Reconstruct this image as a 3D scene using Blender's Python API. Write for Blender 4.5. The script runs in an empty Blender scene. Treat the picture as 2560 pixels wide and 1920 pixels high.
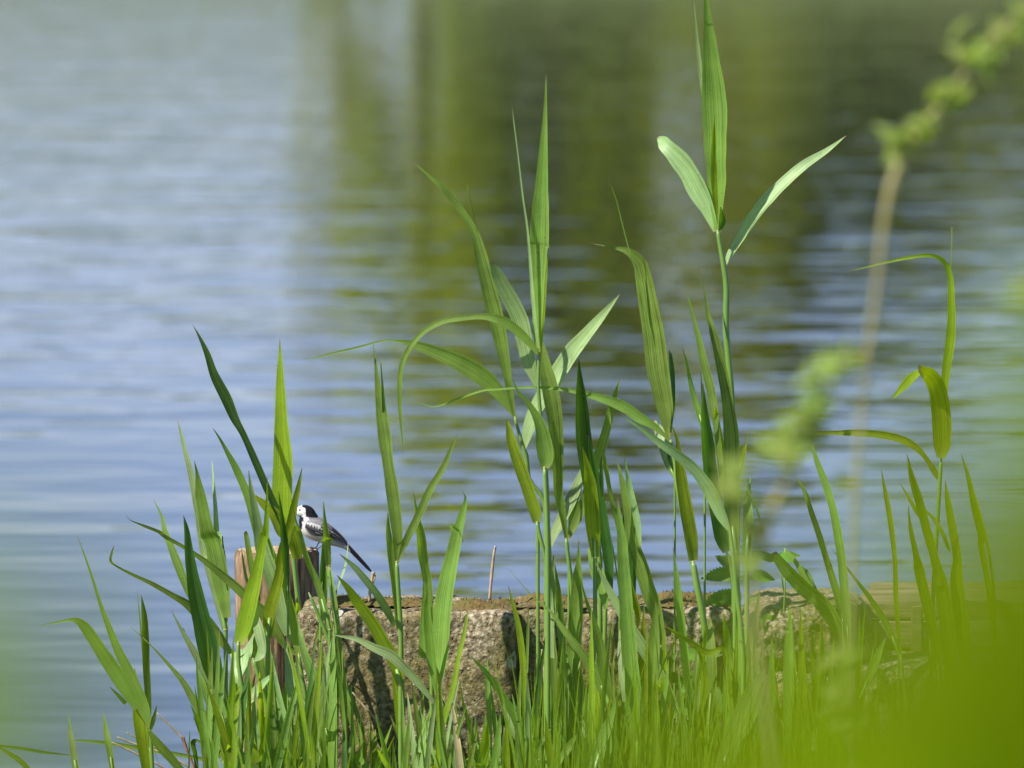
import bpy, bmesh, math, random
from mathutils import Vector, Matrix, noise
R = math.radians
random.seed(7)
sc = bpy.context.scene
# ------------------------------------------------------------ camera, sky, sun, exposure
PITCH = R(4.5); FPX = 1280/math.tan(R(4.0)); ZC = 1.95
cam_d = bpy.data.cameras.new("camera"); cam = bpy.data.objects.new("camera", cam_d)
sc.collection.objects.link(cam); sc.camera = cam
cam.location = (0, 0, ZC); cam.rotation_euler = (R(90)-PITCH, 0, 0)
cam_d.sensor_width = 36; cam_d.lens = 18/math.tan(R(4.0))
cam_d.clip_start = 0.05; cam_d.clip_end = 3000
cam_d.dof.use_dof = True; cam_d.dof.focus_distance = 13.36; cam_d.dof.aperture_fstop = 5.6
SUN_AZ = R(-120)      # from behind-left of the camera
SUN_EL = R(50)
sd = Vector((math.sin(SUN_AZ)*math.cos(SUN_EL), math.cos(SUN_AZ)*math.cos(SUN_EL), math.sin(SUN_EL)))
w = bpy.data.worlds.new("World"); sc.world = w; w.use_nodes = True
nt = w.node_tree; sky = nt.nodes.new('ShaderNodeTexSky'); sky.sky_type = 'NISHITA'; sky.sun_disc = False
sky.sun_elevation = SUN_EL; sky.sun_rotation = SUN_AZ; sky.altitude = 900; sky.air_density = 1.0; sky.dust_density = 0.0; sky.ozone_density = 4.0
tint = nt.nodes.new('ShaderNodeMix'); tint.data_type = 'RGBA'; tint.blend_type = 'MULTIPLY'; tint.inputs['Factor'].default_value = 1; tint.inputs['B'].default_value = (1.0, .885, 1.04, 1)
nt.links.new(sky.outputs[0], tint.inputs['A']); nt.links.new(tint.outputs['Result'], nt.nodes['Background'].inputs[0]); nt.nodes['Background'].inputs[1].default_value = 0.096
sl = bpy.data.lights.new("sun", 'SUN'); sl.energy = 5.0; sl.angle = R(0.5); sl.color = (1.0, 0.95, 0.87)
so = bpy.data.objects.new("sun", sl); sc.collection.objects.link(so)
so.rotation_euler = sd.to_track_quat('Z', 'Y').to_euler(); so.location = (-5, -5, 10)
sc.view_settings.view_transform = 'Standard'; sc.view_settings.look = 'None'; sc.view_settings.gamma = 1
sc.view_settings.exposure = 0.64
sc.cycles.max_bounces = 8; sc.cycles.transmission_bounces = 4; sc.cycles.use_denoising = True

# ------------------------------------------------------------ helpers
CAM = Vector((0, 0, ZC)); cp, sp = math.cos(PITCH), math.sin(PITCH)
def at(x, y, Y):
    """point at depth Y seen at photo pixel x, y"""
    u = (x-1280)/FPX; v = (960-y)/FPX
    d = Vector((u, cp+v*sp, -sp+v*cp))
    return CAM + d*(Y/d.y)
TILES = {'A': (0, 800, 2.765), 'B': (0, 1320, 2.765), 'C': (640, 800, 2.765), 'D': (640, 1320, 2.765), 'E': (1240, 800, 2.765),
         'G': (1240, 1320, 2.765), 'H': (1760, 800, 2.765), 'I': (1760, 1320, 2.765), 'J': (960, 150, 2.765), 'K': (1460, 0, 2.765),
         'M': (960, 550, 2.765), 'F': (0, 0, .864), 'R': (450, 1500, 3.687), 'S': (1300, 1440, 3.457), 'P': (0, 0, 1.0)}
def parse(s):
    out = []; t = TILES['P']
    for tok in s.split():
        if tok in TILES: t = TILES[tok]; continue
        v = [float(q) for q in tok.split(',')]
        out.append((t[0]+v[0]/t[2], t[1]+v[1]/t[2], (v[2]/t[2]) if len(v) > 2 else 9))
    return out
def spline(pts, n):
    """Catmull-Rom through tuples, n samples per span"""
    P = [pts[0]]+list(pts)+[pts[-1]]; out = []
    for i in range(1, len(P)-2):
        for k in range(n):
            t = k/n; r = []
            for a, b, c, d in zip(P[i-1], P[i], P[i+1], P[i+2]):
                r.append(.5*((2*b)+(-a+c)*t+(2*a-5*b+4*c-d)*t*t+(-a+3*b-3*c+d)*t*t*t))
            out.append(tuple(r))
    out.append(tuple(pts[-1])); return out
def link(name, me, mats, parent=None):
    o = bpy.data.objects.new(name, me); sc.collection.objects.link(o)
    for m in (mats if isinstance(mats, (list, tuple)) else [mats]):
        if m.name not in [q.name for q in me.materials if q]: me.materials.append(m)
    if parent: o.parent = parent
    return o
def mesh(name, vs, fs, mats, parent=None, smooth=True, origin=None, mi=None, uv=None, col=None):
    if parent is not None and origin is None: origin = parent.location
    if origin is None: origin = Vector((0, 0, 0))
    o3 = Vector(origin)
    me = bpy.data.meshes.new(name); me.from_pydata([tuple(Vector(v)-o3) for v in vs], [], fs)
    if smooth: me.polygons.foreach_set('use_smooth', [True]*len(me.polygons))
    if mi: me.polygons.foreach_set('material_index', mi)
    if uv:
        l = me.uv_layers.new(name='UVMap')
        for lp in me.loops: l.data[lp.index].uv = uv[lp.vertex_index]
    if col:
        a = me.color_attributes.new('pattern', 'FLOAT_COLOR', 'POINT')
        for i, c in enumerate(col): a.data[i].color = (c[0], c[1], c[2], 1)
    me.update()
    o = link(name, me, mats, parent)
    if parent is None: o.location = o3
    return o
def tag(o, label=None, cat=None, group=None, kind=None):
    if label: o['label'] = label
    if cat: o['category'] = cat
    if group: o['group'] = group
    if kind: o['kind'] = kind
    return o
def empty(name, loc, label, cat, group=None):
    o = bpy.data.objects.new(name, None); sc.collection.objects.link(o); o.location = loc; o.empty_display_size = .02
    return tag(o, label, cat, group)
def fbm(p, o=4):
    v = 0; a = .5; q = Vector(p)
    for _ in range(o): v += a*noise.noise(q); q = q*2.03+Vector((3.1, 1.7, 5.3)); a *= .5
    return v

# ------------------------------------------------------------ materials
def newmat(n):
    m = bpy.data.materials.new(n); m.use_nodes = True; t = m.node_tree; b = t.nodes['Principled BSDF']
    return m, t, b
def node(t, typ, **k):
    n = t.nodes.new(typ)
    for a, v in k.items():
        if a.startswith('i_'):
            key = a[2:]; n.inputs[int(key) if key.isdigit() else key.replace('_', ' ')].default_value = v
        else: setattr(n, a, v)
    return n
def ramp(t, fac, stops):
    r = t.nodes.new('ShaderNodeValToRGB'); e = r.color_ramp.elements
    while len(e) < len(stops): e.new(.5)
    for q, (p, c) in zip(e, stops): q.position = p; q.color = (c[0], c[1], c[2], 1)
    t.links.new(fac, r.inputs[0]); return r
def mixc(t, fac, a, b, mode='MIX'):
    m = t.nodes.new('ShaderNodeMix'); m.data_type = 'RGBA'; m.blend_type = mode
    for s, v in ((m.inputs['Factor'], fac), (m.inputs['A'], a), (m.inputs['B'], b)):
        if isinstance(v, (int, float)): s.default_value = v
        elif isinstance(v, tuple): s.default_value = (v[0], v[1], v[2], 1)
        else: t.links.new(v, s)
    return m.outputs['Result']
def mth(t, op, a, b=0.0):
    m = t.nodes.new('ShaderNodeMath'); m.operation = op
    for s, v in ((m.inputs[0], a), (m.inputs[1], b)):
        if isinstance(v, (int, float)): s.default_value = v
        else: t.links.new(v, s)
    return m.outputs[0]
def leafmat(name, base, trans, tfac=.42, rough=.46, ribs=True, spec=.28, tip=True):
    m, t, b = newmat(name); L = t.links
    oi = node(t, 'ShaderNodeObjectInfo'); uv = node(t, 'ShaderNodeUVMap')
    sx = node(t, 'ShaderNodeSeparateXYZ'); L.new(uv.outputs[0], sx.inputs[0])
    tc = node(t, 'ShaderNodeTexCoord')
    mp = node(t, 'ShaderNodeMapping'); mp.inputs['Scale'].default_value = (26, 1.1, 1); L.new(uv.outputs[0], mp.inputs[0])
    nz = node(t, 'ShaderNodeTexNoise', i_Scale=1.0, i_Detail=2.0); nz.noise_dimensions = '2D'; L.new(mp.outputs[0], nz.inputs['Vector'])
    nl = node(t, 'ShaderNodeTexNoise', i_Scale=22.0, i_Detail=3.0); L.new(tc.outputs['Object'], nl.inputs['Vector'])
    f = mth(t, 'MULTIPLY', mth(t, 'SUBTRACT', nz.outputs[0], .5), 1.7 if ribs else .3)
    f2 = mth(t, 'MULTIPLY', mth(t, 'SUBTRACT', nl.outputs[0], .5), .9)
    f3 = mth(t, 'MULTIPLY', mth(t, 'SUBTRACT', oi.outputs['Random'], .5), .5)
    val = mth(t, 'ADD', mth(t, 'ADD', mth(t, 'ADD', f, f2), f3), 1.0)
    hs = node(t, 'ShaderNodeHueSaturation'); hs.inputs['Color'].default_value = (*base, 1)
    L.new(val, hs.inputs['Value']); L.new(mth(t, 'ADD', mth(t, 'MULTIPLY', oi.outputs['Random'], .03), .485), hs.inputs['Hue'])
    hs2 = node(t, 'ShaderNodeHueSaturation'); hs2.inputs['Color'].default_value = (*trans, 1)
    L.new(val, hs2.inputs['Value'])
    c1, c2 = hs.outputs[0], hs2.outputs[0]
    if tip:
        tp = ramp(t, sx.outputs[1], [(0, (0, 0, 0)), (.955, (0, 0, 0)), (1, (1, 1, 1))])
        yb = ramp(t, sx.outputs[1], [(0, (1, 1, 1)), (.06, (0, 0, 0)), (1, (0, 0, 0))])
        c1 = mixc(t, tp.outputs[0], c1, (.34, .22, .12)); c2 = mixc(t, tp.outputs[0], c2, (.3, .2, .1))
        c1 = mixc(t, mth(t, 'MULTIPLY', yb.outputs[0], .5), c1, (.38, .42, .12))
    if ribs:
        sv = node(t, 'ShaderNodeTexNoise', i_Scale=260.0, i_Detail=1.0); L.new(tc.outputs['Object'], sv.inputs['Vector'])
        sk = ramp(t, sv.outputs[0], [(.70, (0, 0, 0)), (.76, (1, 1, 1))]).outputs[0]
        c1 = mixc(t, mth(t, 'MULTIPLY', sk, .7), c1, (.22, .15, .05)); c2 = mixc(t, mth(t, 'MULTIPLY', sk, .7), c2, (.14, .09, .02))
    L.new(c1, b.inputs['Base Color']); b.inputs['Roughness'].default_value = rough
    b.inputs['Specular IOR Level'].default_value = spec
    tr = node(t, 'ShaderNodeBsdfTranslucent'); L.new(c2, tr.inputs[0])
    mx = node(t, 'ShaderNodeMixShader'); mx.inputs[0].default_value = tfac
    bp = node(t, 'ShaderNodeBump'); bp.inputs['Strength'].default_value = .6 if ribs else .15; bp.inputs['Distance'].default_value = .0008
    L.new(nz.outputs[0], bp.inputs['Height']); L.new(bp.outputs[0], b.inputs['Normal'])
    L.new(b.outputs[0], mx.inputs[1]); L.new(tr.outputs[0], mx.inputs[2])
    L.new(mx.outputs[0], t.nodes['Material Output'].inputs[0])
    return m
LM = {
 'g': leafmat('leaf_green', (.21, .33, .065), (.35, .54, .012), .48),
 'b': leafmat('leaf_blue_green', (.31, .44, .17), (.34, .54, .05), .36, .42, spec=.5),
 'y': leafmat('leaf_yellow_green', (.24, .34, .02), (.44, .60, .004), .52),
 's': leafmat('leaf_straw', (.48, .38, .20), (.40, .30, .12), .3, .6, spec=.2),
 'd': leafmat('leaf_deep_green', (.06, .14, .025), (.13, .29, .004), .40),
}
GRASS = leafmat('grass_blade', (.22, .34, .03), (.40, .58, .008), .5, tip=False)
NETTLE = leafmat('nettle_leaf', (.16, .31, .05), (.32, .56, .03), .45, .5, ribs=False, tip=False)
NEAR = leafmat('bush_leaf', (.20, .28, .001), (.46, .61, .0005), .6, .5, ribs=False, tip=False, spec=.1)
WILLOW = leafmat('willow_leaf', (.28, .37, .08), (.38, .50, .03), .45, .5, ribs=False, tip=False)
def simple(name, c, rough=.6, c2=None, scale=60, bump=0, stretch=(1, 1, 1)):
    m, t, b = newmat(name); L = t.links
    tc = node(t, 'ShaderNodeTexCoord'); mp = node(t, 'ShaderNodeMapping'); mp.inputs['Scale'].default_value = stretch
    L.new(tc.outputs['Object'], mp.inputs[0])
    nz = node(t, 'ShaderNodeTexNoise', i_Scale=float(scale), i_Detail=5.0, i_Roughness=.65); L.new(mp.outputs[0], nz.inputs['Vector'])
    r = ramp(t, nz.outputs[0], [(.3, c), (.7, c2 or tuple(q*.75 for q in c))])
    L.new(r.outputs[0], b.inputs['Base Color']); b.inputs['Roughness'].default_value = rough
    if bump:
        bp = node(t, 'ShaderNodeBump'); bp.inputs['Strength'].default_value = .8; bp.inputs['Distance'].default_value = bump
        L.new(nz.outputs[0], bp.inputs['Height']); L.new(bp.outputs[0], b.inputs['Normal'])
    return m
STALK = simple('reed_stalk', (.20, .32, .05), .4, (.12, .24, .04), 40, stretch=(1, 1, .1))
COLLAR = simple('stem_collar', (.32, .36, .09), .5, (.28, .30, .10), 200)
DRY = simple('dry_straw', (.50, .38, .25), .7, (.28, .2, .13), 90, .0006, (1, 1, .4))
REDDRY = simple('reddish_straw', (.28, .11, .07), .7, (.36, .2, .12), 90)
TWIG = simple('twig_bark', (.36, .32, .13), .8, (.28, .26, .09), 60, .001)
BARK = simple('tree_bark', (.10, .07, .045), .9, (.05, .035, .025), 6, .01)
MOSS = simple('moss', (.09, .10, .015), .95, (.16, .085, .03), 45, .002)
CROWN = [leafmat('crown_green', (.36, .44, .025), (.45, .55, .01), .42, .7, ribs=False, tip=False, spec=.2), leafmat('crown_light_green', (.40, .45, .025), (.48, .55, .012), .42, .7, ribs=False, tip=False, spec=.2), leafmat('crown_dark_green', (.33, .41, .025), (.42, .50, .012), .4, .7, ribs=False, tip=False, spec=.2)]

# water
m, t, b = newmat('lake_water'); L = t.links
geo = node(t, 'ShaderNodeNewGeometry')
def wnoise(sx_, sy_, detail, rough=.5, rot=0):
    mp = node(t, 'ShaderNodeMapping'); mp.inputs['Scale'].default_value = (sx_, sy_, 1); mp.inputs['Rotation'].default_value = (0, 0, R(rot)); L.new(geo.outputs['Position'], mp.inputs[0])
    n = node(t, 'ShaderNodeTexNoise', i_Scale=1.0, i_Detail=detail, i_Roughness=rough); n.noise_dimensions = '2D'; L.new(mp.outputs[0], n.inputs['Vector']); return n.outputs[0]
sxyz = node(t, 'ShaderNodeSeparateXYZ'); L.new(geo.outputs['Position'], sxyz.inputs[0])
mr = node(t, 'ShaderNodeMapRange'); mr.inputs[1].default_value = 14; mr.inputs[2].default_value = 28; mr.inputs[3].default_value = .3; mr.inputs[4].default_value = 1; L.new(sxyz.outputs[1], mr.inputs[0])
chop = mth(t, 'ADD', mth(t, 'MULTIPLY', wnoise(1.9, 2.6, 2.0, .5, rot=12), .011), mth(t, 'MULTIPLY', wnoise(.35, .7, 1.0, .5, rot=-8), .018))
h = mth(t, 'ADD', mth(t, 'MULTIPLY', wnoise(1.1, 3.0, 1.5, rot=3), .0045), mth(t, 'MULTIPLY', chop, mr.outputs[0]))
bp = node(t, 'ShaderNodeBump'); bp.inputs['Strength'].default_value = 1; bp.inputs['Distance'].default_value = 1.0
L.new(h, bp.inputs['Height']); L.new(bp.outputs[0], b.inputs['Normal'])
b.inputs['Base Color'].default_value = (.03, .036, .022, 1); b.inputs['Roughness'].default_value = .03; b.inputs['IOR'].default_value = 1.333
WATER = m

# ground
m, t, b = newmat('bank_soil'); L = t.links
geo = node(t, 'ShaderNodeNewGeometry'); nz = node(t, 'ShaderNodeTexNoise', i_Scale=3.0, i_Detail=8.0, i_Roughness=.7); L.new(geo.outputs['Position'], nz.inputs['Vector'])
r = ramp(t, nz.outputs[0], [(.3, (.045, .06, .018)), (.5, (.07, .10, .025)), (.7, (.11, .09, .05))])
L.new(r.outputs[0], b.inputs['Base Color']); b.inputs['Roughness'].default_value = .95
SOIL = m

# concrete, with pits, algae and lichen
def concrete(name, mossy):
    m, t, b = newmat(name); L = t.links
    tc = node(t, 'ShaderNodeTexCoord'); co = tc.outputs['Object']
    def nz(s, d=5.0, r=.6):
        n = node(t, 'ShaderNodeTexNoise', i_Scale=float(s), i_Detail=d, i_Roughness=r); L.new(co, n.inputs['Vector']); return n.outputs[0]
    base = ramp(t, nz(110, 4), [(.36, (.09, .065, .035)), (.5, (.33, .26, .16)), (.66, (.70, .60, .43))]).outputs[0]
    alg = ramp(t, nz(5.5, 6, .7), [(.5-mossy, (0, 0, 0)), (.66-mossy*.5, (1, 1, 1))]).outputs[0]
    algc = ramp(t, nz(70, 3), [(.38, (.085, .07, .015)), (.64, (.27, .225, .06))]).outputs[0]
    c = mixc(t, mth(t, 'MULTIPLY', alg, .88), base, algc)
    # pebbles of aggregate
    vo = node(t, 'ShaderNodeTexVoronoi', i_Scale=55.0); L.new(co, vo.inputs['Vector'])
    peb = ramp(t, vo.outputs['Distance'], [(.12, (1, 1, 1)), (.2, (0, 0, 0))]).outputs[0]
    sel = ramp(t, nz(18, 2), [(.54, (0, 0, 0)), (.6, (1, 1, 1))]).outputs[0]
    pm = mth(t, 'MULTIPLY', peb, sel)
    c = mixc(t, mth(t, 'MULTIPLY', pm, .8), c, (.55, .45, .33))
    # lichen
    vl = node(t, 'ShaderNodeTexVoronoi', i_Scale=9.0); 
    wv = node(t, 'ShaderNodeTexNoise', i_Scale=60.0, i_Detail=3.0); L.new(co, wv.inputs['Vector'])
    wc = mixc(t, .05, co, wv.outputs['Color']); L.new(wc, vl.inputs['Vector'])
    lic = ramp(t, vl.outputs['Distance'], [(.10, (1, 1, 1)), (.15, (0, 0, 0))]).outputs[0]
    ls = node(t, 'ShaderNodeSeparateColor'); L.new(vl.outputs['Color'], ls.inputs[0])
    lsel = mth(t, 'GREATER_THAN', ls.outputs[0], .45)
    c = mixc(t, mth(t, 'MULTIPLY', mth(t, 'MULTIPLY', lic, lsel), .85), c, (.62, .60, .50))
    # pits
    vp = node(t, 'ShaderNodeTexVoronoi', i_Scale=80.0); wp = mixc(t, .03, co, wv.outputs['Color']); L.new(wp, vp.inputs['Vector'])
    ps = node(t, 'ShaderNodeSeparateColor'); L.new(vp.outputs['Color'], ps.inputs[0])
    pit = mth(t, 'MULTIPLY', ramp(t, vp.outputs['Distance'], [(.12, (1, 1, 1)), (.3, (0, 0, 0))]).outputs[0], mth(t, 'GREATER_THAN', ps.outputs[1], .62))
    hh = mth(t, 'ADD', mth(t, 'ADD', mth(t, 'MULTIPLY', pit, -1.3), mth(t, 'MULTIPLY', nz(160, 4, .7), 1.3)), mth(t, 'MULTIPLY', pm, .5))
    bp = node(t, 'ShaderNodeBump'); bp.inputs['Strength'].default_value = 1; bp.inputs['Distance'].default_value = .006
    L.new(hh, bp.inputs['Height']); L.new(bp.outputs[0], b.inputs['Normal'])
    L.new(c, b.inputs['Base Color']); b.inputs['Roughness'].default_value = .92
    return m
CONC = concrete('weathered_concrete', .10); CONC2 = concrete('algae_concrete', .16); ROCK = concrete('mossy_stone', .14)

# wood of the post: grey brown bark with cracks, and cut end grain
def wood(name, c1, c2, c3, vert=True):
    m, t, b = newmat(name); L = t.links
    tc = node(t, 'ShaderNodeTexCoord'); mp = node(t, 'ShaderNodeMapping'); mp.inputs['Scale'].default_value = (1, 1, .12) if vert else (.06, 1, 1)
    L.new(tc.outputs['Object'], mp.inputs[0])
    n1 = node(t, 'ShaderNodeTexNoise', i_Scale=90.0, i_Detail=6.0, i_Roughness=.65); L.new(mp.outputs[0], n1.inputs['Vector'])
    n2 = node(t, 'ShaderNodeTexNoise', i_Scale=14.0, i_Detail=4.0); L.new(tc.outputs['Object'], n2.inputs['Vector'])
    a = ramp(t, n1.outputs[0], [(.36, c3), (.5, c1), (.66, c2)]).outputs[0]
    bb = ramp(t, n2.outputs[0], [(.42, (0, 0, 0)), (.6, (1, 1, 1))]).outputs[0]
    c = mixc(t, mth(t, 'MULTIPLY', bb, .6), a, c3)
    L.new(c, b.inputs['Base Color']); b.inputs['Roughness'].default_value = .85
    bp = node(t, 'ShaderNodeBump'); bp.inputs['Strength'].default_value = 1; bp.inputs['Distance'].default_value = .003
    L.new(n1.outputs[0], bp.inputs['Height']); L.new(bp.outputs[0], b.inputs['Normal'])
    return m
WOOD = wood('post_wood', (.27, .17, .085), (.46, .31, .17), (.07, .042, .024))
PLANK = wood('plank_wood', (.30, .22, .12), (.38, .29, .17), (.16, .11, .06), False)
m, t, b = newmat('cut_wood_end'); L = t.links
tc = node(t, 'ShaderNodeTexCoord')
n0 = node(t, 'ShaderNodeTexNoise', i_Scale=70.0, i_Detail=6.0, i_Roughness=.7); L.new(tc.outputs['Object'], n0.inputs['Vector'])
wv = node(t, 'ShaderNodeTexWave', wave_type='RINGS', rings_direction='Z', i_Scale=28.0, i_Distortion=3.0); L.new(tc.outputs['Object'], wv.inputs['Vector'])
c = mixc(t, .35, ramp(t, n0.outputs[0], [(.3, (.20, .12, .06)), (.5, (.52, .36, .22)), (.7, (.72, .60, .45))]).outputs[0], wv.outputs[0], 'MULTIPLY')
L.new(c, b.inputs['Base Color']); b.inputs['Roughness'].default_value = .9
bp = node(t, 'ShaderNodeBump'); bp.inputs['Strength'].default_value = 1; bp.inputs['Distance'].default_value = .004; L.new(n0.outputs[0], bp.inputs['Height']); L.new(bp.outputs[0], b.inputs['Normal'])
ENDG = m

# bird
m, t, b = newmat('bird_plumage'); L = t.links
at_ = node(t, 'ShaderNodeAttribute', attribute_name='pattern')
tc = node(t, 'ShaderNodeTexCoord'); nz = node(t, 'ShaderNodeTexNoise', i_Scale=700.0, i_Detail=3.0); L.new(tc.outputs['Object'], nz.inputs['Vector'])
f = ramp(t, nz.outputs[0], [(.3, (.75, .75, .75)), (.7, (1.1, 1.1, 1.1))]).outputs[0]
L.new(mixc(t, 1.0, at_.outputs['Color'], f, 'MULTIPLY'), b.inputs['Base Color']); b.inputs['Roughness'].default_value = .75
b.inputs['Specular IOR Level'].default_value = .2
BIRD = m
BLACK = simple('bird_black', (.012, .011, .014), .45, (.02, .02, .024), 300)
EYE = simple('bird_eye', (.01, .008, .006), .15)

# ------------------------------------------------------------ ground and water
def bank_z(x, y):
    yb = 12.75 if x < -.62 else (13.42 if x > -.35 else 12.75+(x+.62)/.27*.67)
    yb += .12*noise.noise((x*1.3, 0, 3))
    n = .05*fbm((x*.9, y*.9, 0))+.012*noise.noise((x*9, y*9, 1))
    top = .06+.012*max(0, 12-y)+n
    if y <= yb: return top*min(1, (yb-y)/.25+.0) + (-.25)*(1-min(1, (yb-y)/.25))
    if y < 84: return -.25-min(.8, (y-yb)*.25)
    k = min(1, (y-84)/4); far = .5+.008*(y-88)+.25*noise.noise((x*.1, y*.1, 9))+ (14*max(0, min(1, (y-170)/300))) 
    return -1.05*(1-k)+far*k
xs = sorted(set([-900, -500, -300, -200]+[i*8 for i in range(-20, 21)]+[-12+i*.6 for i in range(41)]+[-1.6+i*.06 for i in range(60)]))+[200, 300, 500, 900]
ys = sorted(set([-40, -30, -20, -12, -8]+[-5+i*.6 for i in range(28)]+[11.6+i*.06 for i in range(40)]+[15, 17, 20, 25, 30, 40, 50, 60, 70, 80, 84, 85, 86, 87, 88, 90, 93, 97, 102, 110, 120, 140, 170, 200, 260, 330, 420, 520, 700, 1200]))
vs = [(x, y, bank_z(x, y)) for y in ys for x in xs]; nx = len(xs)
fs = [(j*nx+i, j*nx+i+1, (j+1)*nx+i+1, (j+1)*nx+i) for j in range(len(ys)-1) for i in range(nx-1)]
tag(mesh('ground', vs, fs, SOIL), kind='structure')
vs = [(-400, 6, 0), (400, 6, 0), (400, 88.5, 0), (-400, 88.5, 0)]
tag(mesh('water', vs, [(0, 1, 2, 3)], WATER, smooth=False), kind='structure')
def near_y(x): return bank_z

# ------------------------------------------------------------ generic builders
def tube_data(pts, rad, seg=8, vs=None, fs=None):
    """pts: Vectors, rad: list of radii"""
    vs = [] if vs is None else vs; fs = [] if fs is None else fs; b0 = len(vs); n = len(pts)
    up = Vector((0, 1, .01)).normalized()
    for i, p in enumerate(pts):
        tt = (pts[min(i+1, n-1)]-pts[max(i-1, 0)])
        tt = tt.normalized() if tt.length > 1e-9 else Vector((0, 0, 1))
        a = tt.cross(up); a = a.normalized() if a.length > 1e-4 else Vector((1, 0, 0)); c = a.cross(tt)
        for k in range(seg):
            th = 2*math.pi*k/seg; vs.append(p+(a*math.cos(th)+c*math.sin(th))*rad[i])
    for i in range(n-1):
        for k in range(seg):
            fs.append((b0+i*seg+k, b0+i*seg+(k+1) % seg, b0+(i+1)*seg+(k+1) % seg, b0+(i+1)*seg+k))
    fs.append(tuple(b0+k for k in range(seg))[::-1]); fs.append(tuple(b0+(n-1)*seg+k for k in range(seg)))
    return vs, fs
def blade_data(pts3, face, fold=.12, nacross=5):
    """pts3: (Vector, width). face a: turn towards (+) or away from (-) the sun."""
    vs = []; fs = []; uv = []; n = len(pts3); Ldir = Vector((-.85, 0, .45)).normalized(); prev = None; acc = 0; tot = sum((pts3[i+1][0]-pts3[i][0]).length for i in range(n-1)) or 1
    for i, (p, wd) in enumerate(pts3):
        tt = (pts3[min(i+1, n-1)][0]-pts3[max(i-1, 0)][0]).normalized(); v = (p-CAM).normalized()
        tw = .28*math.sin(acc*11+pts3[0][0].x*37); nn = -v+Ldir*(face+tw); nn = nn-tt*nn.dot(tt); nn.normalize()
        if prev is not None: nn = (nn+prev*1.2).normalized(); nn = (nn-tt*nn.dot(tt)).normalized()
        prev = nn; s = tt.cross(nn).normalized()
        co = max(.4, abs(nn.dot(v))); hw = wd*.505/co*(1+.05*noise.noise((acc*40, pts3[0][0].x*20, 1)))
        if i: acc += (pts3[i][0]-pts3[i-1][0]).length
        for k in range(nacross):
            u = -1+2*k/(nacross-1)
            vs.append(p+s*(u*hw)+nn*(hw*fold*2*(abs(u)**1.3)-hw*fold)); uv.append((.5+.5*u, acc/tot))
    for i in range(n-1):
        for k in range(nacross-1):
            a = i*nacross+k; fs.append((a, a+1, a+nacross+1, a+nacross))
    return vs, fs, uv
def leaf_pts(spec, Y, dz=0.0, n=6):
    P = spline(parse(spec), n); m_ = len(P)-1; out = []
    for i, (x, y, wd) in enumerate(P):
        f = i/m_; yy = Y+dz*f*f
        out.append((at(x, y, yy), max(.25, wd)*yy/FPX))
    return out
DY = random.Random(11)
def leaf(parent, spec, Y, face, mat, dz=None, fold=.16, name='leaf', label=None):
    if dz is None: dz = DY.uniform(-.07, .07)
    v, f, uv = blade_data(leaf_pts(spec, Y, dz), face, fold)
    o = mesh(name, v, f, LM[mat] if isinstance(mat, str) else mat, parent, uv=uv)
    if label: o['label'] = label
    return o
def root_from(px, py, Y, dx):
    """where a stalk whose lowest traced pixel is px,py meets the ground"""
    p = at(px, py, Y); 
    for z in range(40):
        q = Vector((p.x+dx*(p.z)*.5, Y, 0)); break
    g = max(-.2, bank_z(q.x, Y)); q.z = g-.02
    return q
NREED = 0
def reed(label, Y, leaves, stalks=(), lean=0.0, group=None, cat='reed', name='reed'):
    """leaves: 'mat face spec'; stalks: 'spec' from the top down, widths in tile px; the last one runs on into the ground"""
    first = parse((stalks[0] if stalks else leaves[0].split(None, 2)[2]))
    low = first[-1] if stalks else first[0]
    base = root_from(low[0], low[1], Y, lean)
    e = empty(name, base, label, cat, group)
    vs, fs, mi = [], [], []
    rows = []
    if stalks:
        for si, s in enumerate(stalks):
            P = spline(parse(s), 4); pts = [at(x, y, Y) for x, y, wd in P]; rad = [wd*Y/FPX/2 for x, y, wd in P]
            if si == 0:
                last = pts[-1]; n = 5
                for k in range(1, n+1): q = last.lerp(base, k/n); pts.append(q); rad.append(rad[-1])
            rad[0] *= .55; tube_data(pts, rad, 8, vs, fs)
            rows.append((pts[0], rad[0], pts[min(3, len(pts)-1)]))
    else:
        for l in leaves[:1]:
            P = parse(l.split(None, 2)[2]); p0 = at(P[0][0], P[0][1], Y); q = at(P[min(1, len(P)-1)][0], P[min(1, len(P)-1)][1], Y)
            d = (p0-q); r0 = min(.0045, max(.002, P[0][2]*Y/FPX/2*.6))
            pts = [q.lerp(p0, .3), p0]+[p0.lerp(base, k/5) for k in range(1, 6)]
            tube_data(pts, [r0*.7]+[r0]*6, 8, vs, fs)
            rows.append((p0, r0, base))
    nf = len(fs); mi = [0]*nf
    for p, r0, q in rows:
        d = (q-p).normalized() if (q-p).length > 0 else Vector((0, 0, -1))
        tube_data([p-d*.002, p+d*.0005, p+d*.003], [r0*.8, r0*1.18, r0*1.02], 8, vs, fs)
    mi += [1]*(len(fs)-nf)
    mesh('stalk', vs, fs, [STALK, COLLAR], e, mi=mi)
    for i, l in enumerate(leaves):
        mt, fc, spec = l.split(None, 2)
        leaf(e, spec, Y+(-.004-.004*i if i % 2 else .004*i), float(fc), mt)
    return e
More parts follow.
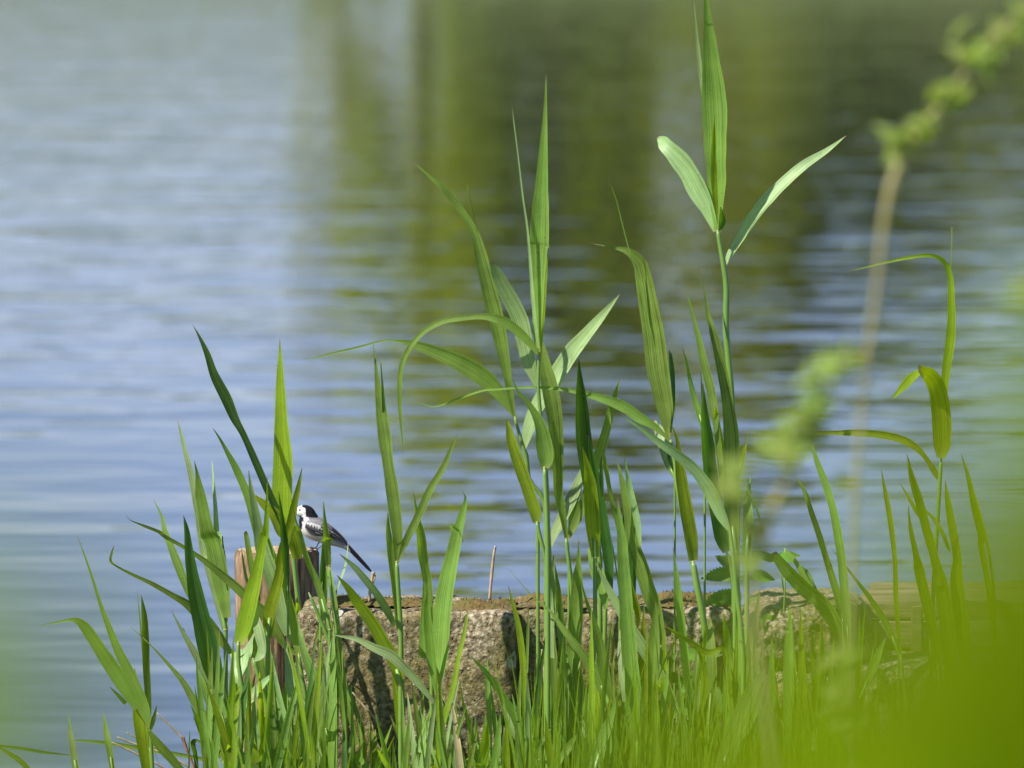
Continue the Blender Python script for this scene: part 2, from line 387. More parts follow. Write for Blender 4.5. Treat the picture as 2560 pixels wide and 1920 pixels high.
# ------------------------------------------------------------ concrete blocks
def block(name, x0, x1, yf, yb, z0, z1, yaw, mat, label, cat, seed, cell=.006, rough=.006, rnd=.018, topslope=0):
    """rounded, eroded box; y towards the lake"""
    nx_, ny_, nz_ = [max(2, int(round(d/cell))) for d in (x1-x0, (yb-yf)/1.5, z1-z0)]
    bm = bmesh.new(); vm = {}
    def V(i, j, k):
        key = (i, j, k)
        if key not in vm: vm[key] = bm.verts.new((x0+(x1-x0)*i/nx_, yf+(yb-yf)*j/ny_, z0+(z1-z0)*k/nz_))
        return vm[key]
    for i in range(nx_):
        for k in range(nz_):
            bm.faces.new((V(i, 0, k), V(i+1, 0, k), V(i+1, 0, k+1), V(i, 0, k+1)))
            bm.faces.new((V(i, ny_, k), V(i, ny_, k+1), V(i+1, ny_, k+1), V(i+1, ny_, k)))
        for j in range(ny_):
            bm.faces.new((V(i, j, nz_), V(i+1, j, nz_), V(i+1, j+1, nz_), V(i, j+1, nz_)))
            bm.faces.new((V(i, j, 0), V(i, j+1, 0), V(i+1, j+1, 0), V(i+1, j, 0)))
    for j in range(ny_):
        for k in range(nz_):
            bm.faces.new((V(0, j, k), V(0, j, k+1), V(0, j+1, k+1), V(0, j+1, k)))
            bm.faces.new((V(nx_, j, k), V(nx_, j+1, k), V(nx_, j+1, k+1), V(nx_, j, k+1)))
    bm.normal_update()
    lo = Vector((x0, yf, z0)); hi = Vector((x1, yb, z1)); r = rnd
    for v in bm.verts:
        c = v.co.copy(); inner = Vector([min(max(c[a], lo[a]+r), hi[a]-r) for a in range(3)])
        d = c-inner
        if d.length > 1e-6:
            dn = d.normalized(); q = inner+dn*r
        else: dn = v.normal; q = c
        s = Vector((seed, 0, 0))
        nn = fbm(c*6+s, 3)*rough*3 + fbm(c*28+s, 3)*rough*1.1 + fbm(c*95+s, 2)*rough*.55
        cell_ = noise.cell_vector(c*38+s)
        vd = noise.voronoi(c*38+s)[0][0]
        if cell_[0] > .72: nn -= max(0, .38-vd)*rough*3.2
        v.co = q+dn*nn
        v.co.z += topslope*(c.x-x0)*(c.z-z0)/(z1-z0)
    piv = Vector((x0, yf, z0)); M_ = Matrix.Rotation(yaw, 4, 'Z')
    me = bpy.data.meshes.new(name)
    for v in bm.verts: v.co = M_@(v.co-piv)
    bm.to_mesh(me); bm.free(); me.polygons.foreach_set('use_smooth', [True]*len(me.polygons))
    o = link(name, me, mat); o.location = piv
    return tag(o, label, cat)
def X(px, Y): return (px-1280)/FPX*Y
ZT = at(1000, 1528, 13.34).z
b1 = block('concrete_block', X(738, 13.34), X(1287, 13.34), 13.335, 13.60, -.12, ZT, R(-1.5), CONC, 'pitted grey concrete block with white lichen spots, right behind the wooden post', 'concrete block', 1.0)
b2 = block('concrete_block', X(1287, 13.40)+.003, X(1838, 13.40), 13.392, 13.61, -.12, ZT-.001, 0, CONC2, 'algae stained concrete block with white stone patch, between pitted block and mossy stone', 'concrete block', 5.0)
# moss cushions on top
def moss(parent, x0, x1, y0, y1, z, seed, hgt=.011, step=.005):
    nx_ = int((x1-x0)/step); ny_ = int((y1-y0)/step); vs, fs, ok = [], [], {}
    rr = random.Random(seed)
    for j in range(ny_+1):
        for i in range(nx_+1):
            x = x0+(x1-x0)*i/nx_; y = y0+(y1-y0)*j/ny_
            e = min(1, 4*min(i/nx_, 1-i/nx_, ), 1); e2 = min(1, 4*min(j/ny_, 1-j/ny_))
            h = (noise.noise((x*9, y*14, seed))+.18)*1.8*min(1, e+.2)*e2
            h = min(1, h)*hgt + rr.uniform(-.0016, .0016)
            vs.append(Vector((x, y, z+h-.004))); ok[(i, j)] = h
    for j in range(ny_):
        for i in range(nx_):
            if max(ok[(i, j)], ok[(i+1, j)], ok[(i, j+1)], ok[(i+1, j+1)]) > .0015:
                a = j*(nx_+1)+i; fs.append((a, a+1, a+nx_+2, a+nx_+1))
    # short tufts
    for _ in range(int(nx_*ny_*.55)):
        i = rr.randrange(nx_); j = rr.randrange(ny_)
        if ok[(i, j)] < .003: continue
        p = vs[j*(nx_+1)+i]+Vector((rr.uniform(0, step), rr.uniform(0, step), -.001)); b0 = len(vs); a = rr.uniform(0, 6.28); q = Vector((math.cos(a), math.sin(a), 0))*.0012
        tp = p+Vector((rr.uniform(-.003, .003), rr.uniform(-.003, .003), rr.uniform(.003, .0075)))
        vs += [p-q, p+q, tp]; fs.append((b0, b0+1, b0+2))
    mesh('moss', vs, fs, MOSS, parent, smooth=False, origin=parent.location)
for a, b_, yy, yz in ((905, 1075, 13.36, 13.52), (1130, 1289, 13.345, 13.53), (820, 900, 13.42, 13.52)):
    moss(b1, X(a, 13.4), X(b_, 13.4), yy, yz, ZT+.004, a, .016)
for a, b_, yy, yz in ((1289, 1490, 13.39, 13.55), (1500, 1620, 13.41, 13.56), (1635, 1830, 13.395, 13.57)):
    moss(b2, X(a, 13.4), X(b_, 13.4), yy, yz, ZT+.004, a, .016)
# grit and crumbs: small stones lying on the block
rg = random.Random(3)
for k in range(16):
    px = rg.uniform(850, 1800); y = rg.uniform(13.42, 13.56); r0 = rg.uniform(.004, .009)
    bm = bmesh.new(); bmesh.ops.create_icosphere(bm, subdivisions=2, radius=r0)
    for v in bm.verts: v.co *= 1+.5*noise.noise(v.co*300+Vector((k, 0, 0))); v.co.z *= .6
    me = bpy.data.meshes.new('pebble'); bm.to_mesh(me); bm.free(); me.polygons.foreach_set('use_smooth', [True]*len(me.polygons))
    o = link('pebble', me, CONC); o.location = (X(px, y), y, ZT+r0*.35); tag(o, 'tiny pebble lying loose on the mossy top of the concrete blocks', 'pebble', 'pebbles lying on the concrete blocks')
# stones to the right
def stone(px, pz, Y, rx, ry, rz, seed, label, mat=ROCK):
    bm = bmesh.new(); bmesh.ops.create_icosphere(bm, subdivisions=6, radius=1)
    for v in bm.verts:
        c = v.co.normalized(); c = Vector([math.copysign(abs(q)**.62, q) for q in c])
        d = 1+.16*fbm(c*1.7+Vector((seed, 0, 0)), 3)+.06*fbm(c*7+Vector((seed, 0, 0)), 3)+.03*fbm(c*22, 2)
        v.co = Vector((c.x*rx*d, c.y*ry*d, c.z*rz*d))
    me = bpy.data.meshes.new('stone'); bm.to_mesh(me); bm.free(); me.polygons.foreach_set('use_smooth', [True]*len(me.polygons))
    o = link('stone', me, mat); p = at(px, pz, Y); o.location = p; tag(o, label, 'stone'); return o
stone(2010, 1590, 13.50, .125, .17, .082, 2.0, 'rounded mossy stone between the concrete block and the wooden platform')
stone(1990, 1775, 13.38, .085, .12, .075, 6.0, 'lower pale stone wedged under the rounded mossy stone')
stone(2280, 1800, 13.42, .20, .14, .12, 9.0, 'wide mossy stone below the wooden platform, behind the green blur')
# wooden platform
pl = empty('wooden_platform', Vector((at(2130, 1600, 13.6).x, 13.5, 0)), 'low greenish wooden plank platform by the water, right of the mossy stone', 'platform')
def board(parent, x0, x1, y0, y1, z0, z1, name, mat, bev=.003):
    bm = bmesh.new(); bmesh.ops.create_cube(bm, size=1)
    for v in bm.verts: v.co = Vector((x0+(x1-x0)*(v.co.x+.5), y0+(y1-y0)*(v.co.y+.5), z0+(z1-z0)*(v.co.z+.5)))
    bmesh.ops.subdivide_edges(bm, edges=[e for e in bm.edges if abs(e.verts[0].co.x-e.verts[1].co.x) > .1], cuts=30)
    bmesh.ops.bevel(bm, geom=[e for e in bm.edges if len(e.link_faces) == 2 and e.calc_face_angle(0) > 1], offset=bev, segments=2, affect='EDGES')
    for v in bm.verts: v.co += Vector((0, noise.noise(v.co*14)*.0015, noise.noise(v.co*9)*.002))
    vs = [v.co.copy() for v in bm.verts]; bm.verts.index_update(); fs = [tuple(v.index for v in f.verts) for f in bm.faces]; bm.free()
    return mesh(name, vs, fs, mat, parent, smooth=False)
zt = at(2300, 1505, 13.56).z; xl = X(2118, 13.6); xr = 1.75
for i in range(3): board(pl, xl+.03*i+(.01 if i == 1 else 0), xr, 13.565+i*.118, 13.565+i*.118+.113, zt-.032, zt, 'plank', PLANK)
z1 = zt-.036
for i in range(2): board(pl, xl+.01-.012*i, xr, 13.54, 13.60+.01*i, z1-.052*(i+1)+.0015, z1-.052*i, 'fascia_board', PLANK)
board(pl, X(2284, 13.53), X(2312, 13.53), 13.515, 13.538, -.1, zt-.004, 'support_post', PLANK)
board(pl, X(2700, 13.53), X(2730, 13.53), 13.515, 13.538, -.1, zt-.004, 'support_post', PLANK)
for px in (2145, 2168):
    p = at(px, 1575, 13.53); vs, fs = tube_data([p+Vector((0, 0, -.022)), p+Vector((0, 0, .012)), p+Vector((0, 0, .0125)), p+Vector((0, 0, .022))], [.006, .006, .008, .008], 6)
    mesh('bolt', vs, fs, BARK, pl, smooth=False)

# ------------------------------------------------------------ wooden post
zc_ = 13.76; zp = at(689, 1376, zc_).z; pc = Vector((X(689, zc_), zc_, 0))
post = empty('wooden_post', Vector((pc.x, pc.y, -.25)), 'round weathered wooden post with flat cut top, bird standing on its edge', 'post')
NA, NH = 120, 80; vs, fs = [], []
for j in range(NH+1):
    z = -.3+(zp+.3)*(j/NH)
    for i in range(NA):
        a = 2*math.pi*i/NA; c = Vector((math.cos(a), math.sin(a), 0))
        r0 = X(792, zc_)-pc.x
        g = noise.noise(Vector((c.x*2.2, c.y*2.2, z*.6)))*.006+noise.noise(Vector((c.x*11, c.y*11, z*2.2)))*.0028+noise.noise(Vector((c.x*30, c.y*30, z*5)))*.0014
        cr = abs(noise.noise(Vector((c.x*4+9, c.y*4, z*.5)))); g -= max(0, .05-cr)*.10
        r1 = r0*(1-.06*(zp-z)/.5)+g-(.003 if j == NH else 0)
        vs.append(Vector((pc.x+c.x*r1, pc.y+c.y*r1, z+(noise.noise(Vector((c.x*3, c.y*3, 2)))*.004 if j == NH else 0))))
for j in range(NH):
    for i in range(NA): fs.append((j*NA+i, j*NA+(i+1) % NA, (j+1)*NA+(i+1) % NA, (j+1)*NA+i))
mesh('shaft', vs, fs, WOOD, post)
tv = [Vector(v) for v in vs[NH*NA:]]; vs2 = []; fs2 = []; rings = 14
for k in range(rings+1):
    f = 1-k/rings
    for i in range(NA):
        v = tv[i]; q = Vector((pc.x+(v.x-pc.x)*f, pc.y+(v.y-pc.y)*f, 0)); q.z = v.z*f+zp*(1-f)+(.0+.0022*fbm((q.x*90, q.y*90, 4), 3)+.0015*noise.noise((q.x*240, q.y*240, 4)))*(1 if k else 0)+.0008
        vs2.append(q)
for k in range(rings):
    for i in range(NA): fs2.append((k*NA+i, k*NA+(i+1) % NA, (k+1)*NA+(i+1) % NA, (k+1)*NA+i))
mesh('cut_top', vs2, fs2, ENDG, post)

# ------------------------------------------------------------ wagtail
YB = 13.72
def B3(x, y, lat=0.0):
    """bird plane: a profile turned a little, lat in metres towards the camera"""
    p = at(x, y, YB); p.y -= lat; return p
foot = at(790, 1377, YB)
bird = empty('bird', at(792, 1379, YB), 'small black, white and grey wagtail standing on the wooden post, facing left', 'bird')
MPX = YB/FPX
spine = [(735, 1283, 1.5, 1.5), (739, 1281.5, 5, 4.5), (744, 1280, 10, 8.5), (751, 1279, 14, 12), (760, 1279, 17, 14.5), (767, 1283, 19.5, 15), (770, 1291, 22.5, 17), (773, 1302, 27, 20.5), (779, 1314, 30.5, 23.5),
         (791, 1323.5, 29.5, 25.5), (806, 1332, 25.5, 25), (820, 1340, 22, 22.5), (834, 1348, 17.5, 18), (848, 1356.5, 12, 13), (860, 1364, 8, 9), (872, 1373, 5, 6), (880, 1380, 3, 4)]
S2 = spline(spine, 7); NR = 56; vs, fs, cl = [], [], []
def bird_col(px, py, up):
    """pattern by place on the profile; up: -1 belly .. 1 back"""
    n_ = 1.6*noise.noise((px*.25, py*.25, 3))
    W = (.80, .80, .78); K = (.012, .011, .016); G = (.27, .26, .275); Bl = (.60, .57, .52)
    # head
    if py < 1303+n_ and px < 795:
        hx, hy = px-764, py-1279
        if px < 741: return (.02, .02, .02)
        # crown and nape black: behind a line from forehead to side of neck
        if (px > 755+n_ and py < 1267+(px-755)*.25) or (px > 764.5+max(0, (1275-py))*(-.2)+n_*.5 and py < 1291+(px-765)*.1) : return K
        if py > 1287+n_*.5+(px-744)*.35 and px < 757: return K
        if py > 1291+n_*.4 and px < 760: return K
        if py > 1291: return G if px > 773 else W
        return W
    if px < 756+n_*.7 and py < 1322: return K
    if px < 753+n_ and py < 1328: return K
    if up > -.05+.1*n_*.3: return G
    if up > -.25: return tuple(.5*(a+c) for a, c in zip(G, Bl))
    return Bl if px > 765 else (.72, .70, .67)
tt_prev = None
for i, (x, y, a, b_) in enumerate(S2):
    x0, y0 = S2[max(i-1, 0)][:2]; x1, y1 = S2[min(i+1, len(S2)-1)][:2]; l = math.hypot(x1-x0, y1-y0) or 1
    nxp, nyp = (y1-y0)/l, -(x1-x0)/l     # pixel normal, towards the back
    if nyp > 0: nxp, nyp = -nxp, -nyp
    for k in range(NR):
        th = 2*math.pi*k/NR; cu, cs = math.cos(th), math.sin(th)
        px, py = x+nxp*a*cu, y+nyp*a*cu
        fl = .35*noise.noise((px*.4, py*.4, cs*3)) if i > 20 else 0
        vs.append(B3(px+nxp*fl, py+nyp*fl, cs*(b_+fl)*MPX)); cl.append(bird_col(px, py, cu))
for i in range(len(S2)-1):
    for k in range(NR): fs.append((i*NR+k, i*NR+(k+1) % NR, (i+1)*NR+(k+1) % NR, (i+1)*NR+k))
fs.append(tuple(range(NR))[::-1]); fs.append(tuple((len(S2)-1)*NR+k for k in range(NR)))
mesh('body', vs, fs, BIRD, bird, col=cl)
# beak
vs, fs = tube_data([B3(742, 1280.5), B3(736, 1282), B3(729, 1284.2), B3(724, 1286)], [4*MPX, 2.8*MPX, 1.6*MPX, .4*MPX], 10)
mesh('beak', vs, fs, BLACK, bird)
for s in (1, -1):
    bm = bmesh.new(); bmesh.ops.create_uvsphere(bm, u_segments=14, v_segments=10, radius=2.6*MPX)
    p = B3(749.6, 1273.6, s*10.3*MPX); v_ = [v.co+p for v in bm.verts]; bm.verts.index_update(); f_ = [tuple(v.index for v in f.verts) for f in bm.faces]; bm.free()
    mesh('eye', v_, f_, EYE, bird)
# folded wings: rows of feathers, dark with white edges
def wing(side):
    top = [(768, 1300), (786, 1297), (806, 1303), (826, 1316), (846, 1332), (860, 1346), (868, 1356)]
    bot = [(763, 1316), (771, 1328), (786, 1336), (804, 1341), (824, 1348), (846, 1354), (868, 1357.5)]
    lat = [21, 25, 26, 24, 18, 10, 3]
    T_ = spline([(a[0], a[1], b_[0], b_[1], c) for a, b_, c in zip(top, bot, lat)], 12); n = len(T_); K_ = 26; vs, fs, cl = [], [], []
    for i, (tx, ty, bx, by, la) in enumerate(T_):
        s = i/(n-1)
        for k in range(K_+1):
            f = k/K_; px, py = tx+(bx-tx)*f, ty+(by-ty)*f
            bulge = math.sin(math.pi*(.12+.8*f))**.6
            vs.append(B3(px, py, side*(la*(.62+.42*bulge)+1.6)*MPX))
            nn = noise.noise((px*.35, py*.35, 7))
            D = (.035, .032, .038); W = (.62, .61, .58); G = (.25, .24, .255)
            line = 1299+(px-765)*.62       # feathers run down and back
            d = (py-1312)-(px-770)*.45     # distance below the wing bar line
            c = G
            if s < .62:
                if f > .30: 
                    c = D if (px*.6+py*.2) % 7 < 4.2+nn*2 and f > .46 else (.26, .25, .26)
                if .26+.06*nn < f < .44+.08*math.sin(px*.9) and px > 768 and px < 812: c = W
                if f > .54: c = (.10, .095, .10)
                if .66 < f < .84: c = D
                if .74 < f < .79 and px > 790: c = W
                if f > .93: c = (.20, .19, .19)
            if px > 803 and s >= .35:
                q = (f*5.2+nn*.35) % 1.0
                c = D
                if q < .22 and f > .12: c = (.58, .57, .54)
                if f < .2 and px < 830: c = (.12, .115, .125)
            cl.append(c)
    for i in range(n-1):
        for k in range(K_): fs.append((i*(K_+1)+k, i*(K_+1)+k+1, (i+1)*(K_+1)+k+1, (i+1)*(K_+1)+k))
    o = mesh('wing', vs, fs, BIRD, bird, col=cl); md = o.modifiers.new('thick', 'SOLIDIFY'); md.thickness = .0012; md.offset = 0
wing(1); wing(-1)
# tail
vs, fs, cl = [], [], []
tl = spline([(850, 1352, 5, 6), (868, 1366, 6, 5.5), (886, 1384, 5.6, 5), (903, 1402, 5, 4.6), (918, 1418, 4.2, 4.2), (928, 1429, 2.2, 3)], 6)
for i, (x, y, a, b_) in enumerate(tl):
    for k in range(16):
        th = 2*math.pi*k/16; cu, cs = math.cos(th), math.sin(th)
        vs.append(B3(x+cu*a*.62, y-cu*a*.78, cs*b_*MPX)); cl.append((.55, .54, .52) if cu < -.75 and i < 12 else ((.30, .28, .33) if abs(cu+.1) < .09 and i > 10 else (.012, .01, .014)))
n = len(tl)
for i in range(n-1):
    for k in range(16): fs.append((i*16+k, i*16+(k+1) % 16, (i+1)*16+(k+1) % 16, (i+1)*16+k))
fs.append(tuple(range(16))[::-1]); fs.append(tuple((n-1)*16+k for k in range(16)))
mesh('tail', vs, fs, BIRD, bird, col=cl)
def bleg(pts, toes):
    V_ = [B3(*p) for p in pts]; n = len(V_)
    vs, fs = tube_data(V_, [1.9*MPX]+[1.25*MPX]*(n-1), 8)
    for tp in toes: tube_data([B3(*q) for q in tp], [1.3*MPX]*(len(tp)-1)+[.5*MPX], 6, vs, fs)
    mesh('leg', vs, fs, BLACK, bird)
zz = .010
bleg([(812, 1356, zz), (804, 1364, zz), (795, 1370, zz), (789, 1375.5, zz)], [[(789, 1375.5, zz), (782, 1374.5, zz+.004), (773, 1374.5, zz+.007), (766, 1373.5, zz+.008)], [(789, 1375.5, zz), (780, 1377, zz+.010), (772, 1378, zz+.015)], [(789, 1375.5, zz), (781, 1373.5, zz-.004), (774, 1372, zz-.008)],
     [(789, 1375.5, zz), (794, 1377, zz), (797.5, 1381, zz), (797.5, 1388, zz)]])
zz = -.010
bleg([(800, 1355, zz), (794, 1362, zz), (792, 1368, zz), (786, 1372.5, zz)], [[(786, 1372.5, zz), (778, 1371.5, zz), (771, 1371, zz)], [(786, 1372.5, zz), (779, 1373.5, zz+.005), (773, 1373.5, zz+.008)], [(786, 1372.5, zz), (780, 1370.5, zz-.004), (774, 1369.5, zz-.006)], [(786, 1372.5, zz), (792, 1373, zz), (795, 1375, zz)]])
